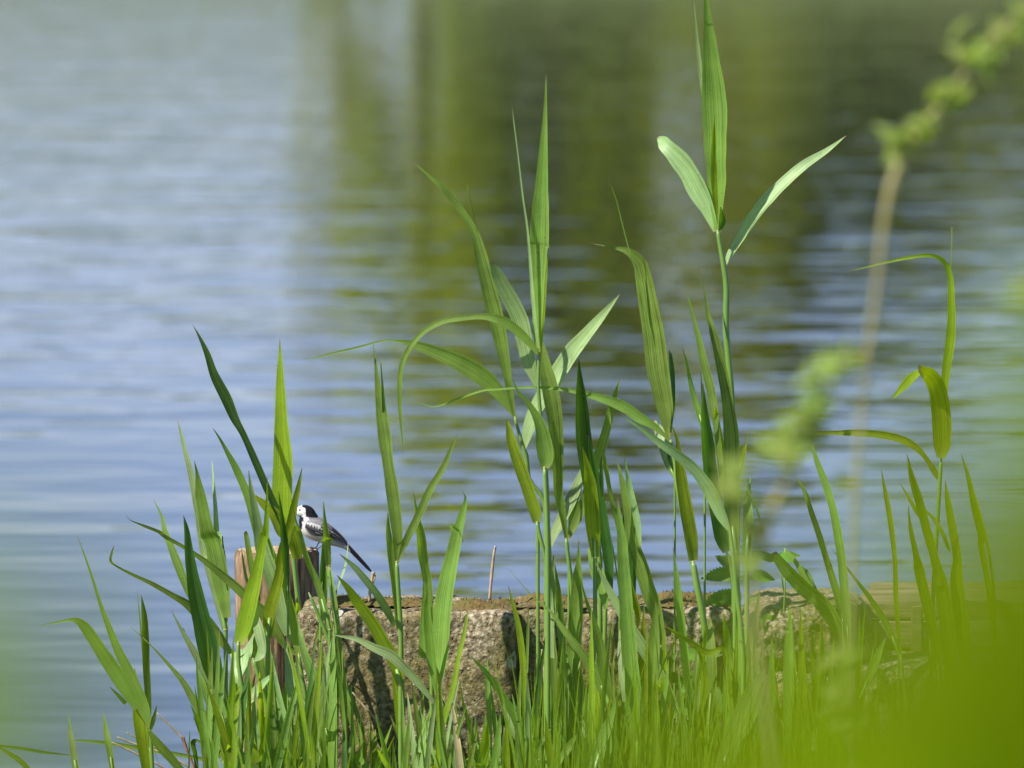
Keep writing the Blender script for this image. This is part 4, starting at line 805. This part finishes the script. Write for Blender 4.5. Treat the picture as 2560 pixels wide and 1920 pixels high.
for lab, spec, mt, Y in STR:
    if Y == 0:
        spec, Y = ('D 812,305,26 800,370,22 790,420,20 782,510,22', 13.45) if 'broken' in lab else ('D 1655,128,16 1642,200,18 1632,300,20 1622,400,20 1615,495,20', 13.45)
    P = spline(parse(spec), 5); pts = [at(x, y, Y)+Vector((0, .002*noise.noise((x*.1, y*.1, 1)), .001*noise.noise((x*.2, y*.2, 2)))) for x, y, wd in P]; rad = [wd*Y/FPX/2*(1+.25*noise.noise((x*.15, y*.15, 5))) for x, y, wd in P]
    vs, fs = tube_data(pts, rad, 8)
    if 'behind the tail' in lab: tube_data([at(*[q for q in (640+800/2.765, 1320+400/2.765)], Y), at(640+826/2.765, 1320+325/2.765, Y)], [.0025, .0018], 6, vs, fs)
    o = mesh('dry_stick' if 'stick' in lab else 'dry_straw', vs, fs, mt, origin=pts[-1]); tag(o, lab, 'dry stick' if 'stick' in lab else 'dry straw')
NEARLEAVES_R = [(2700, 2000, 165, .050), (2750, 1750, 155, .044), (2820, 1380, 150, .040), (2150, 2300, 120, .046), (1780, 2480, 104, .042), (2350, 1980, 130, .03), (2550, 2350, 108, .055), (2900, 2300, 120, .055), (2500, 2400, 140, .05), (2930, 1020, 150, .030), (2600,1900,140,.036), (3000, 1700, 140, .05), (2900, 2000, 120, .055)]
NEARLEAVES_L = [(60, 2250, 84, .045), (0, 1900, 86, .038), (-330, 2150, 88, .05)]
# ------------------------------------------------------------ young shoots crowding low (individual), many alike
rs = random.Random(21)
def rand_blade(x, ytop, ybase, wd, lean, rr):
    n = 5; pts = []
    bend = rr.uniform(-.5, .5)*lean
    for i in range(n):
        f = i/(n-1); prof = (math.sin(math.pi*min(.999, .22+.78*f))**.8 if f < 1 else 0)
        pts.append('%.1f,%.1f,%.1f' % (x+lean*f+bend*f*f, ybase+(ytop-ybase)*f, max(.6, wd*prof)))
    return ' '.join(pts)
for k in range(170):
    left = k < 44
    x = rs.uniform(505, 760) if left else rs.uniform(740, 2150)
    yt = rs.uniform(1560, 1830) if x < 1350 else rs.uniform(1480, 1800)
    if 850 < x < 1280: yt += 75
    wd = rs.uniform(9, 23); Y = rs.uniform(12.92, 13.27)
    wd *= 1.25 if x > 1350 else 1
    lv = ['%s %.2f P %s' % (rs.choice('ggyyy' if x > 1350 else 'gggggbyyys' if k % 3 == 0 else 'ggbyd'), rs.uniform(-.4, .9), rand_blade(x, yt, 2010, wd, rs.gauss(0, 28), rs))]
    for q in range(rs.choice((0, 1, 1, 2))):
        lv.append('%s %.2f P %s' % (rs.choice('ggby'), rs.uniform(-.4, .9), rand_blade(x+rs.uniform(-6, 6), yt+rs.uniform(20, 130), rs.uniform(1880, 1980), wd*rs.uniform(.5, .9), rs.choice((-1, 1))*rs.uniform(10, 50), rs)))
    colr = {'g': 'green', 'b': 'pale bluish', 'y': 'yellow-green', 's': 'dry straw-coloured', 'd': 'dark green'}[lv[0][0]]
    place = 'in front of the wooden post' if x < 640 else 'at the left end of the pitted block' if x < 850 else 'in front of the pitted block' if x < 1290 else 'in front of the second block' if x < 1600 else 'below the nettles' if x < 1880 else 'before the stones, under the green blur'
    form = 'single-bladed' if len(lv) == 1 else 'two-bladed' if len(lv) == 2 else 'three-bladed'
    reed('%s %s reed shoot low %s' % (form, colr, place), Y, lv, (), group='short reed shoots crowding the bottom of the photo', name='reed_shoot', cat='reed shoot')
# fine grass: nobody could count it
vs, fs, uv = [], [], []
def grass_blade(p, h, wd, lean, rr):
    az = rr.uniform(0, 6.28); d = Vector((math.cos(az), math.sin(az)*.6, 0)); s = Vector((1, rr.uniform(-.8, .8), 0)).normalized(); b0 = len(vs); n = 5
    for i in range(n+1):
        f = i/n; c = p+Vector((0, 0, h*f*(1-.12*lean*f)))+d*(h*lean*f*f); ww = wd*(1-f**1.8)*.5+.0002
        vs.extend([c-s*ww, c+s*ww+Vector((0, ww*.4, 0))]); uv.extend([(0, f), (1, f)])
    for i in range(n): a = b0+2*i; fs.append((a, a+1, a+3, a+2))
rg = random.Random(5)
for k in range(2400):
    x = rg.uniform(-.62, 1.9); Y = rg.uniform(12.35, 13.32)
    if x < -.35 and Y > 12.9: continue
    top = rg.gauss(.33, .065) if x < .0 else rg.gauss(.37, .075)
    if x < -.45: top -= .1
    if -.32 < x < .02: top -= .06
    if -.32 < x < .02 and rg.random() < .45: continue
    z = bank_z(x, Y)-.01; top = min(top, .50)
    top -= (13.32-Y)*.03
    grass_blade(Vector((x, Y, z)), max(.05, top-z), rg.uniform(.0028, .0075), rg.uniform(.01, .2), rg)
for k in range(5000):
    x = rg.uniform(-3, 5); Y = rg.uniform(7, 12.4); z = bank_z(x, Y)-.01
    grass_blade(Vector((x, Y, z)), rg.uniform(.06, .2), rg.uniform(.003, .006), rg.uniform(.1, .5), rg)
o = mesh('grass', vs, fs, GRASS, uv=uv); tag(o, 'fine green grass growing thick at the foot of the blocks', 'grass', kind='stuff')

# ------------------------------------------------------------ nettles
def serrated(parent, base, direction, up, length, width, teeth=11, droop=.25, mat=NETTLE, name='leaf'):
    d = direction.normalized(); n = (up-d*up.dot(d)).normalized(); s = d.cross(n); vs, fs, uv = [], [], []
    N = teeth*2
    for i in range(N+1):
        f = i/N; wv = math.sin(math.pi*min(1, f*.86+.14))**.75*(1-f)**.28*width*.5; tooth = 1.0 if i % 2 else .78
        if i == 0: wv = width*.12
        c = base+d*(length*f)-n*(length*droop*f*f)
        for k, u in enumerate((-1, -.5, 0, .5, 1)):
            sh = (d*length*.04 if (i % 2 and abs(u) == 1) else Vector())
            q = c+s*(u*wv*(tooth if abs(u) == 1 else .95))+n*(abs(u)*wv*.28 - (0 if k % 2 == 0 else width*.012*(i % 2)))+sh
            vs.append(q); uv.append((.5+u*.5, f))
    for i in range(N):
        for k in range(4): a = i*5+k; fs.append((a, a+1, a+6, a+5))
    return mesh(name, vs, fs, mat, parent, uv=uv)
def nettle(label, px, ptop, Y, leaves, rr, base_z=None):
    top = at(px, ptop, Y); b0 = Vector((top.x+.01, Y, bank_z(top.x, Y) if base_z is None else base_z))
    e = empty('nettle', b0, label, 'nettle', 'nettles among the reeds')
    pts = [b0.lerp(top, k/8)+Vector((.006*math.sin(k), 0, 0)) for k in range(9)]
    vs, fs = tube_data(pts, [.0028-.0012*k/8 for k in range(9)], 6); mesh('stem', vs, fs, STALK, e)
    for (x, y, dx, dz, dy, ln, wd) in leaves:
        p = at(x, y, Y); q = pts[min(8, max(0, int(8*(p.z-b0.z)/(top.z-b0.z+1e-6))))]
        d = Vector((dx, dy, dz)); serrated(e, p, d, Vector((-.15, -.85, .6)), ln*.92, wd*.95, 11, .18)
        v2, f2 = tube_data([q, p], [.0009, .0007], 5); mesh('leaf_stalk', v2, f2, STALK, e)
rn = random.Random(2)
nettle('nettle with toothed leaves standing on the concrete behind the reeds, upper one', 1832, 1395, 13.45, [
    (1838, 1436, -1, -.05, .05, .070, .042), (1842, 1420, -.75, .45, .35, .055, .034), (1850, 1500, -1, -.05, -.1, .078, .058), (1845, 1505, -.7, .25, -.3, .06, .05),
    (1860, 1515, .8, -.05, -.2, .07, .05), (1880, 1440, 1, -.1, .2, .05, .035), (1870, 1395, .9, .2, .1, .05, .03), (1800, 1530, -.8, -.45, -.4, .06, .05)], rn, base_z=ZT)
nettle('nettle with pale toothed leaves low in the shaded block corner', 1745, 1640, 13.18, [
    (1760, 1690, -.75, -.35, -.5, .065, .052), (1770, 1640, -.9, .1, -.3, .055, .045), (1745, 1640, .75, .15, -.4, .05, .04), (1765, 1720, .5, -.7, -.5, .06, .05), (1740, 1760, -.8, -.3, -.4, .06, .05)], rn)
nettle('small nettle with bright leaves left of the pale toothed one', 1668, 1650, 13.2, [
    (1668, 1668, -.6, .3, -.5, .035, .028), (1670, 1690, .7, -.2, -.5, .04, .03), (1666, 1670, .4, .7, -.2, .04, .02), (1680, 1800, -.8, -.2, -.4, .045, .034)], rn)
nettle('nettle with rounded leaves at the bottom behind the green blur', 1720, 1830, 13.1, [
    (1735, 1850, -.9, -.1, -.4, .05, .045), (1720, 1880, .8, -.2, -.4, .055, .045), (1715, 1840, .1, .6, -.4, .045, .035), (1780, 1870, -.5, -.5, -.5, .05, .045)], rn)
nettle('small nettle sprig above the mossy stone', 1955, 1370, 13.35, [
    (1950, 1392, 1, .12, .1, .042, .026), (1948, 1385, .7, -.3, -.3, .036, .026), (1945, 1400, -.8, .1, .2, .035, .022), (1910, 1560, .9, -.3, -.3, .06, .045), (1905, 1540, .6, -.6, -.3, .055, .04)], rn)
nettle('nettle half hidden by stems at the lower left end of the block', 712, 1760, 13.3, [(712, 1790, -.7, -.3, -.5, .035, .03), (716, 1830, .8, -.1, -.5, .035, .03), (700, 1870, -.4, .5, -.4, .03, .03), (725, 1880, .5, .3, -.4, .03, .03)], rn)

# ------------------------------------------------------------ out of focus twigs between the camera and the reeds
def twig(label, Y, stem, leaves, branches=(), top_r=1):
    P = spline(parse(stem), 6); pts = [at(x, y, Y) for x, y, wd in P]; rad = [wd*Y/FPX/2 for x, y, wd in P]
    low = pts[-1]; base = Vector((low.x+.03, Y, bank_z(low.x, Y)-.02)); 
    for k in range(1, 7): pts.append(low.lerp(base, k/6)); rad.append(rad[len(P)-1]*(1+.1*k))
    e = empty('twig', base, label, 'twig', 'blurred twigs in the foreground')
    vs, fs = tube_data(pts, rad, 8)
    for bs in branches:
        Q = spline(parse(bs), 5); tube_data([at(x, y, Y) for x, y, wd in Q], [wd*Y/FPX/2 for x, y, wd in Q], 6, vs, fs)
    mesh('stem', vs, fs, TWIG, e)
    rr = random.Random(int(Y*100))
    for (x, y, n, sp_, ln) in leaves:
        for _ in range(int(n*1.5)):
            p = at(x+rr.gauss(0, sp_), y+rr.gauss(0, sp_), Y+rr.uniform(-.03, .03))
            d = Vector((rr.uniform(-1, .8), rr.uniform(-.8, .8), rr.uniform(-.3, 1.2))).normalized()
            serrated(e, p-d*ln*.4, d, Vector((rr.uniform(-.6, .2), rr.uniform(-1, .1), .6)), ln*rr.uniform(.95, 1.4), ln*.62, 5, .3, WILLOW)
    return e
twig('tall blurred brown stem with leafy top leaning right out of the frame', 7.5, 'P 2640,-80,8 2560,20,9 2480,100,10 2400,200,13 2330,290,15 2270,370,24 2235,450,27 2210,560,19 2195,700,15 2170,880,14 2150,1050,13 2135,1250,13 2125,1450,13 2120,1700,13 2120,1950,14',
     [(2250, 350, 6, 12, .030), (2238, 400, 3, 8, .024), (2290, 350, 4, 12, .024), (2310, 320, 6, 15, .026), (2350, 240, 6, 16, .028), (2390, 250, 5, 14, .026), (2430, 130, 8, 18, .028), (2470, 150, 5, 16, .026), (2530, 80, 8, 18, .026), (2580, 30, 7, 18, .026), (2130, 920, 2, 12, .022), (2105, 1200, 2, 10, .022)],
     ['P 2195,700,14 2180,850,10 2150,900,12 2120,905,8', 'P 2140,1230,8 2110,1200,8'])
twig('blurred leafy twig slanting up right in front of the pale leaf', 7.0, 'P 2120,880,7 2085,930,12 2050,1010,14 2010,1100,15 1975,1180,20 1945,1240,22 1915,1320,24 1890,1400,22 1880,1520,22 1900,1700,22 1935,1950,24',
     [(2085, 925, 6, 14, .028), (2030, 950, 4, 14, .024), (2040, 1020, 8, 20, .028), (2000, 1060, 8, 22, .028), (1985, 1110, 7, 22, .028), (1930, 1130, 5, 16, .026), (1950, 1150, 4, 20, .024), (1860, 1340, 7, 20, .026), (1880, 1400, 7, 18, .026), (1820, 1240, 7, 16, .030), (1835, 1170, 5, 16, .028)],
     ['P 1905,1340,12 1860,1270,10 1825,1190,8'])
twig('blurred low sprig near the bottom right, pale green', 6.6, 'P 2090,1600,8 2080,1700,10 2100,1800,10 2140,1960,12', [(2085, 1640, 5, 14, .022), (2080, 1720, 6, 16, .022), (2110, 1780, 5, 16, .022)])

twig('dark blurred leaf tip poking in at the right edge', 5.5, 'P 2590,640,6 2580,760,8 2620,900,10 2680,1100,12', [(2568, 730, 4, 10, .026), (2585, 780, 3, 10, .024)])
# ------------------------------------------------------------ bushes right in front of the lens: leaves of real size, thrown out of focus
def oval(parent, base, d, up, ln, wd, mat=NEAR, droop=.15):
    d = d.normalized(); n = (up-d*up.dot(d)).normalized(); s = d.cross(n); vs, fs, uv = [], [], []
    N = 14
    for i in range(N+1):
        f = i/N; ww = wd*.5*math.sin(math.pi*f**.85)**.7+.0004; c = base+d*(ln*f)-n*(ln*droop*f*f)
        for u in (-1, -.5, 0, .5, 1): vs.append(c+s*(u*ww)+n*(abs(u)*ww*.25)); uv.append((.5+.5*u, f))
    for i in range(N):
        for k in range(4): a = i*5+k; fs.append((a, a+1, a+6, a+5))
    return mesh('leaf', vs, fs, mat, parent, uv=uv)
def bush(label, root, branches):
    e = empty('bush', root, label, 'bush')
    for pts, leaves in branches:
        V_ = [Vector(p) for p in spline([tuple(p) for p in pts], 5)]; n = len(V_)
        vs, fs = tube_data(V_, [.006-.0045*i/(n-1) for i in range(n)], 7); mesh('branch', vs, fs, TWIG, e)
        for base, d, up, ln, wd in leaves:
            b_ = Vector(base); oval(e, b_, Vector(d), Vector(up), ln, wd); q_ = min(V_, key=lambda c: (c-b_).length)
            v2, f2 = tube_data([q_, q_.lerp(b_, .5)+Vector((0, 0, .004)), b_], [.0012, .001, .0008], 6); mesh('leaf_stalk', v2, f2, STALK, e)
    return e
Yn = 1.15
def N(px, py, Y=Yn): return at(px, py, Y)
r0 = Vector((.42, 1.25, bank_z(.42, 1.25)-.02))
lv = []
rb = random.Random(9)
# a leafy spray filling the lower right corner: overlapping leaves, each about 5 cm
for (px, py, ang, ln) in NEARLEAVES_R:
    p = N(px, py, Yn+rb.uniform(-.05, .05)); a = R(ang)
    lv.append((p, (math.cos(a), rb.uniform(-.15, .15), math.sin(a)), (rb.uniform(-.3, .1), -1, rb.uniform(.1, .6)), ln, ln*.62))
q = N(3000, 2150)
bush('bush leaves very close to the lens, a bright green blur at lower right', r0, [([tuple(r0), (r0.x+.01, 1.22, .9), (r0.x-.03, 1.18, 1.4), tuple(q), tuple(N(2500, 2300))], lv),
     ([tuple(N(3300, 2600)), tuple(N(3250, 1700)), tuple(N(3050, 1150)), tuple(N(2900, 800))], [(N(px, py), (math.cos(R(an)), .1, math.sin(R(an))), (-.1, -1, .3), .028, .017) for px, py, an in ((3060, 1300, 150), (3000, 900, 170))])])
r1 = Vector((-.30, 1.25, bank_z(-.30, 1.25)-.02)); lv = []
for (px, py, ang, ln) in NEARLEAVES_L:
    p = N(px, py, 1.12); a = R(ang); lv.append((p, (math.cos(a), .1, math.sin(a)), (-.55, -.6, .6), ln, ln*.55))
bush('bush leaf very close to the lens, a faint green blur at lower left', r1, [([tuple(r1), (r1.x, 1.23, 1.0), tuple(N(-950, 2300, 1.2)), tuple(N(-620, 1700, 1.2))], lv)])

# ------------------------------------------------------------ trees on the far bank, known from their reflection
def tree_mesh(seed, H, rx, trunk_r, mat, low=.15, dens=1.0):
    rr = random.Random(seed); tv, tf = [], []
    top = Vector((rr.uniform(-.3, .3), 0, H*.8)); tube_data([Vector((0, 0, -.5)).lerp(top, k/8)+Vector((.12*math.sin(k+seed), 0, 0)) for k in range(9)], [trunk_r*(1-.8*k/8) for k in range(9)], 8, tv, tf)
    lobes = []
    for k in range(30):
        a = rr.uniform(0, 6.28); hz = H*rr.uniform(low, .93); rad = rx*(1-.55*abs(hz/H-.5))*rr.uniform(.25, .8)
        c = Vector((math.cos(a)*rad, math.sin(a)*rad, hz)); lobes.append((c, rx*rr.uniform(.3, .5)))
        tube_data([Vector((0, 0, max(0, hz*.6))), Vector((c.x*.5, c.y*.5, hz*.82)), c], [trunk_r*.4, trunk_r*.25, .02], 6, tv, tf)
    cv, cf = [], []
    for k in range(int(16000*dens)):
        c, r_ = rr.choice(lobes); d = Vector((rr.gauss(0, 1), rr.gauss(0, 1), rr.gauss(0, .8))).normalized()*r_*rr.uniform(.35, 1.0)**.5
        p = c+d; s = rr.uniform(.07, .15); u = Vector((rr.gauss(0, 1), rr.gauss(0, 1), rr.gauss(0, 1))).normalized(); v = u.orthogonal().normalized()
        b0 = len(cv); cv += [p-u*s, p+v*s*.6, p+u*s, p-v*s*.6]; cf.append((b0, b0+1, b0+2, b0+3))
    return (tv, tf), (cv, cf)
TREES = [ # x, Y, H, rx, trunk r, crown, low, density, label
 (-1.0, 90, 6.6, 1.25, .10, 1, .0, 1.3, 'light green bushy tree mirrored as the left edge of the green reflection'),
 (-2.1, 91, 5.0, .8, .04, 1, .0, .05, 'thin shrubby tree fading out the left edge of the green reflection'),
 (1.1, 91, 6.6, 1.8, .16, 0, .0, 1.6, 'broad green tree mirrored behind the tall centre reeds'),
 (2.75, 90, 5.8, 1.6, .16, 2, .0, 1.3, 'dark green tree mirrored behind the tallest reed'),
 (4.4, 92, 4.8, 1.7, .14, 2, .0, .8, 'thin crowned tree with dark trunk mirrored at upper right'),
 (6.1, 91, 4.2, 1.4, .10, 0, .0, .35, 'small sparse tree mirrored at the top right corner'),
 (8.6, 90, 8.0, 2.0, .22, 0, .0, 1.2, 'green tree on the far bank beyond the right edge'),
 (-10.5, 96, 4.0, 3.0, .25, 1, .0, .9, 'low round tree far left on the far bank'),
 (-15, 95, 9, 3.2, .3, 0, .05, .9, 'tall tree far left beyond the frame on the far bank'), (14, 95, 10, 3.2, .3, 2, .05, .9, 'tall dark tree far right beyond the frame on the far bank')]
for i, (x, Y, H, rx, tr, ci, low, dens, lab) in enumerate(TREES):
    z = bank_z(x, Y)-.1; e = empty('tree', (x, Y, z), lab, 'tree', 'trees on the far bank'); (tv, tf), (cv, cf) = tree_mesh(i*7+3, H, rx, tr, None, low, dens)
    off = Vector((x, Y, z)); mesh('trunk', [v+off for v in tv], tf, BARK, e); mesh('crown', [v+off for v in cv], cf, CROWN[ci], e, smooth=False)
